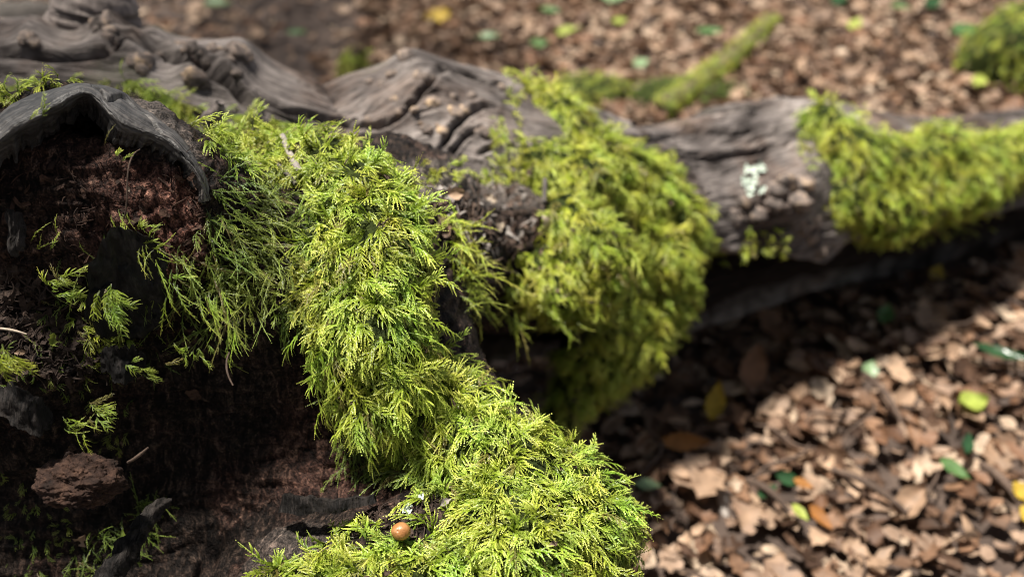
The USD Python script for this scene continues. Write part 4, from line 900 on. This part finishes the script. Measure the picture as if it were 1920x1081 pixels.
sprig(265, 440, 1.3, .5, 'pale moss tuft on the upper rim of the black wood shell', z=.80, seed=5, num=3)
sprig(228, 395, -1.3, .55, 'limp moss strands above the black wood shell', 'thin', z=.80, seed=6, num=3, spread=.3)
sprig(280, 470, -1.0, .7, 'green moss strands on the right side of the black wood shell', 'thin', z=.80, seed=7, num=6, spread=.7)
sprig(320, 520, -1.2, .8, 'moss strands hanging right of the black wood shell', 'thin', z=.80, seed=8, num=7, spread=.5)
sprig(270, 700, .2, .55, 'pale green moss fan at the tip of the small wood flap', z=.79, seed=9, num=4, spread=.5)
sprig(180, 765, -.3, .7, 'bright moss fan in the dark above the brown lump', z=.79, seed=10, num=4, spread=.5)
sprig(130, 800, -.6, .7, 'faded moss sprig draped over the brown lump', 'thin', z=.795, seed=11, num=5, spread=.7)
sprig(5, 660, -.6, .9, 'moss clump cut off by the left edge beside the ledge', z=.77, seed=12, num=4, spread=.7)
sprig(85, 460, 1.0, .6, 'slender moss shoot standing on the ledge left of the shell', 'thin', z=.80, seed=13, num=3, spread=.4)
sprig(100, 535, .2, .7, 'yellowish moss patch along the back of the ledge', z=.81, seed=14, num=6, spread=.9)
sprig(365, 650, -1.0, .6, 'small green moss tuft on the dark wood below the strands', z=.82, seed=15, num=4, spread=.7)
sprig(400, 560, -1.4, .95, 'long pale moss strands hanging into the dark hollow', 'thin', z=.81, seed=16, num=9, spread=.25)
sprig(430, 600, -1.5, .9, 'drooping moss strands right of the pale strands', 'thin', z=.82, seed=17, num=7, spread=.25)
sprig(890, 530, -1.3, 1.0, 'single green feather frond hanging over the dark hollow', z=1.08, seed=19, num=1, spread=.1)
sprig(965, 590, -1.2, 1.1, 'green strands trailing from the tuft into the dark hollow', 'thin', 'moss_far', z=1.15, seed=20, num=5, spread=.3)
sprig(1060, 610, -1.2, 1.0, 'short green tendril hanging under the tuft', 'thin', 'moss_far', z=1.18, seed=21, num=3, spread=.3)
sprig(1430, 440, -.8, 1.0, 'small bright moss patch among the warty knobs', 'short', 'moss_far', z=1.58, seed=22, num=14, spread=1.2)
# crumbs on the ledge and in the saddle
def crumbs(poly, n, sz, label, mats, name, group):
    poly = np.array(poly, float); lo, hi = poly.min(0), poly.max(0)
    us, vs = rng.uniform(lo[0], hi[0], 3 * n), rng.uniform(lo[1], hi[1], 3 * n); k = in_poly(us, vs, poly); us, vs = us[k][:n], vs[k][:n]
    p, nn, ok = hit(us, vs); p, nn = p[ok], nn[ok]
    prot = []
    for k in range(4):
        if k < 2:
            b = trimesh.creation.box([1, .4, .10]); b = b.subdivide(); vv = b.vertices * (1 + .6 * (np.random.default_rng(k).random((len(b.vertices), 1)) - .5)); prot.append({'v': vv, 'f': b.faces})
        else:
            nv, nf_ = tube([[-.9, 0, 0], [-.2, .08 * k, .05], [.4, .05, .1], [1.0, -.1, 0]], [.05, .07, .06, .03], 5, .3, k, n=7); prot.append({'v': nv, 'f': nf_})
    m_, q = quats(rng.normal(0, 1, p.shape), nn + rng.normal(0, .4, p.shape))
    tag(instancer(numbered('/World', name), prot, p + nn * .002, q, rng.uniform(.4, 1.3, len(p)) * sz, rng.integers(0, 4, len(p)), mats), label, 'debris', kind='stuff')
crumbs([(0, 500), (160, 520), (160, 620), (250, 700), (100, 720), (0, 700)], 420, .010, 'dark crumbs of bark and soil on the ledge at the left', M['dirt'], 'bark_crumbs', None)
crumbs([(790, 350), (1000, 340), (1020, 420), (960, 500), (900, 560), (840, 470)], 260, .010, 'brown wood crumbs and needles in the dip below the crest', M['twig'], 'bark_crumbs', None)
crumbs([(800, 345), (1000, 350), (1010, 420), (900, 500), (850, 450)], 70, .011, 'pale tan needles and flakes in the dip below the crest', M['stick'], 'bark_crumbs', None)
crumbs([(0, 280), (380, 280), (380, 500), (0, 500)], 200, .007, 'loose red flakes on the rotten heartwood', M['chunk'], 'bark_crumbs', None)
crumbs([(690, 940), (860, 930), (860, 1010), (690, 1000)], 120, .007, 'dark crumbs around the small brown ball', M['dirt'], 'bark_crumbs', None)
for k, (uu, vv, sz, lab) in enumerate([(45, 655, 10, 'white wood chip standing on the dark ledge'), (107, 630, 13, 'tiny yellow leaf scrap on the ledge beside the moss clump'), (920, 382, 12, 'pale yellow seed husk in the dip, upper one'), (930, 430, 13, 'pale husk in the dip, lower one'), (1018, 415, 16, 'white papery scrap at the left foot of the moss tuft'), (848, 365, 16, 'tan winged seed in the dip below the crest'), (835, 430, 20, 'curled tan leaf scrap at the edge of the cascade'), (372, 740, 16, 'small dark red leaf scrap in the hollow'), (160, 998, 18, 'tan leaf scrap on the dark wood at bottom left'), (880, 930, 10, 'small violet-grey twig scrap in the spur moss'), (830, 945, 12, 'grey bark scrap right of the lichen'), (242, 350, 5, 'tiny white speck of wood on the red rot')]):
    p, n = on_wood(uu, vv); zz = (p - EYE) @ FWD; L_ = 2 * sz * zz / FPX
    lf_ = leaf(1500 + k, 'bit', L_, L_ * .55, .5, 8, 5); m_, _ = quats(np.array([[math.cos(k * 1.3), .2, math.sin(k * 1.3)]]), (n * .7 - FWD)[None])
    mk = 'leaf_lime' if 'yellow leaf' in lab else 'chunk' if 'red leaf' in lab else 'leaf_tan' if 'tan' in lab else 'stick' if 'grey' in lab else 'pale_bit'
    tag(obj('scrap', (lf_['v'] @ m_[0].T + p + n * .006 - FWD * .004, lf_['f']), M[mk]), lab, 'scrap')

# ------------------------------------------------------------------ beyond the trunk
t = thing('mossy_branch', 'moss-covered fallen branch lying on the litter beyond the trunk', 'branch')
pts = [G(1235, 205, .03), G(1300, 165, .05), G(1370, 110, .05), G(1425, 60, .06), G(1445, 35, .06)]
bv, bf = tube(pts, [.028, .026, .022, .018, .015], 14, .3, 21, n=40)
obj('wood', (bv, bf), M['twig'], t)
p, n, _ = sample(bv, bf, 1300); k = n[:, 2] > -.3; place(t, p[k], n[k], 'far', M['moss_far'], .6, .9, lift=.4)
t = thing('mossy_mound', 'blurred mossy hump at the right edge beyond the trunk', 'moss')
q = G(1935, 190); mv = trimesh.creation.icosphere(4).vertices * [.17, .14, .17]; mv = mv * (1 + .3 * fbm(mv * 9, 3, 5))[:, None] + [q[0], q[1] + .1, q[2] + .06]
mf = trimesh.creation.icosphere(4).faces
obj('underlayer', (mv, mf), M['moss_base'], t)
p, n, _ = sample(mv, mf, 900); k = n[:, 2] > -.2; place(t, p[k], n[k], 'far', M['moss_far'], .8, 1.1)
t = thing('mossy_stub', 'short green mossy stub standing beyond the dip in the trunk', 'moss')
q = G(665, 175); bv, bf = tube([q + [0, 0, -.03], q + [.0, .01, .06], q + [.02, .03, .12]], [.035, .03, .018], 12, .3, 31, n=14)
obj('wood', (bv, bf), M['twig'], t)
p, n, _ = sample(bv, bf, 420); place(t, p, n, 'far', M['moss_far'], .8, 1.2)
t = thing('mossy_mound', 'pale yellow-green moss patch on the litter just behind the moss cap', 'moss')
q = G(1110, 185); i4 = trimesh.creation.icosphere(4); mv = i4.vertices * [.11, .07, .035]; mv = mv * (1 + .5 * fbm(mv * 14, 3, 8))[:, None] + [q[0], q[1], q[2] + .02]
obj('underlayer', (mv, i4.faces), M['moss_base'], t)
p, n, _ = sample(mv, i4.faces, 420); k = n[:, 2] > -.1; place(t, p[k], n[k], 'far', M['moss_far'], .6, .9)
t = thing('mossy_mound', 'low olive moss patch at the near foot of the mossy branch', 'moss')
q = G(1290, 190); mv = i4.vertices * [.16, .08, .04]; mv = mv * (1 + .5 * fbm(mv * 14, 3, 9))[:, None] + [q[0], q[1], q[2] + .015]
obj('underlayer', (mv, i4.faces), M['moss_base'], t)
p, n, _ = sample(mv, i4.faces, 420); k = n[:, 2] > -.1; place(t, p[k], n[k], 'far', M['moss_shade_tone'], .6, .9)
pts = [G(-150, 60, .05), G(0, 42, .06), G(70, 35, .05), G(100, 30, .04)]
tag(obj('dark_log', tube(pts, [.06, .06, .055, .04], 24, .15, 41, n=30), M['flap']), 'dark grey log end blurred at the top left corner', 'log')
for k, (a_, b_, r_, lab) in enumerate([((1560, 880), (1700, 960), .006, 'dark twig across the litter at lower right'), ((1400, 900), (1480, 960), .006, 'dark twig beside the holly-like leaf'), ((1480, 0), (1540, 40), .009, 'thin forked twig at the top right'), ((1840, 870), (1920, 960), .007, 'brown twig at the right edge'), ((1620, 700), (1690, 790), .006, 'thin twig leaning over the tan leaves')]):
    A_, B_ = G(*a_, .05), G(*b_, .05); mid = (A_ + B_) / 2 + [0, 0, .012]
    tag(obj('twig', tube([A_, mid, B_], [r_ * .8, r_, r_ * .6], 8, .2, k, n=14), M['twig']), lab, 'twig')

# ------------------------------------------------------------------ the tree whose lowest boughs shade the left end of the log
t = thing('oak_tree', 'leafy oak standing to the left of the log, its boughs shading the broken end', 'tree')
obj('trunk', tube([[-3.3, 2.6, -.1], [-3.25, 2.55, 1.2], [-3.2, 2.4, 2.8], [-3.1, 2.2, 4.6], [-3.1, 2.1, 6.5]], [.30, .22, .19, .15, .08], 20, .2, 51, n=40), M['flap'], t)
for k, (b0, b1, b2, rad) in enumerate([((-3.2, 2.4, 3.0), (-2.4, 1.7, 3.7), (-1.5, .9, 4.0), .07), ((-3.1, 2.3, 3.8), (-2.5, 2.5, 4.5), (-1.9, 3.0, 4.9), .06), ((-3.1, 2.2, 4.4), (-2.6, 1.0, 5.0), (-2.2, -.3, 5.1), .06)]):
    obj('bough', tube([b0, b1, b2], [rad, rad * .7, rad * .2], 10, .2, 60 + k, n=20), M['flap'], t)
nl_ = 9000
q = np.stack([rng.uniform(-2.6, .06, nl_), rng.uniform(-1.2, 3.6, nl_), rng.uniform(3.2, 5.0, nl_)], -1)   # x: where the leaf's shadow meets the ground
edge = -.07 + .10 * fbm(np.stack([q[:, 1] * 4, 0 * q[:, 1], 0 * q[:, 1]], -1), 2, 81) * 2
keep = (q[:, 0] < edge) & (fbm(q * [2.6, 2.6, .6], 3, 83) > -.005)
q = q[keep]; q[:, 0] += SUN[0] / SUN[2] * q[:, 2]; q[:, 1] += SUN[1] / SUN[2] * q[:, 2]
m_, qq = quats(rng.normal(0, 1, q.shape), np.array([0, 0, 1.0]) + rng.normal(0, .5, q.shape))
instancer(str(t.GetPath()) + '/crown', LEAVES[:3], q, qq, rng.uniform(.9, 1.3, len(q)), rng.integers(0, 3, len(q)), M['leaf_green'])

# more of the wood: bushy trees that close the forest behind the camera
def bushy(x, y, h, w, label, seed):
    t = thing('beech_tree', label, 'tree'); g = np.random.default_rng(seed)
    obj('trunk', tube([[x, y, -.1], [x + .05, y, h * .4], [x, y + .1, h * .9]], [.16, .12, .04], 16, .2, seed, n=24), M['flap'], t)
    n_ = 2600; d = g.normal(0, 1, (n_, 3)); d /= np.linalg.norm(d, axis=1, keepdims=True)
    q_ = d * (g.random((n_, 1)) ** .35) * [w, w * .6, h * .5] * (1 + .5 * fbm(d * 3 + seed, 2, seed))[:, None] + [x, y, h * .53]
    q_ = q_[q_[:, 2] > .15]
    _, qq_ = quats(g.normal(0, 1, q_.shape), g.normal(0, .6, q_.shape) + [0, 0, 1.0])
    instancer(str(t.GetPath()) + '/crown', LEAVES[2:4], q_, qq_, g.uniform(2.4, 3.4, len(q_)), g.integers(0, 2, len(q_)), M['leaf_dark_green'])
for k, (x, y, h, w, lab) in enumerate([(-3.6, -2.6, 5.5, 1.7, 'bushy dark tree behind the camera, left'), (-.9, -3.4, 6.0, 1.9, 'tall bushy dark tree straight behind the camera'), (2.2, -3.2, 5.5, 1.8, 'bushy dark tree behind the camera, right of the tall one'), (4.8, -1.2, 5.0, 1.6, 'bushy dark tree to the right of the camera')]): bushy(x, y, h, w, lab, 90 + k)
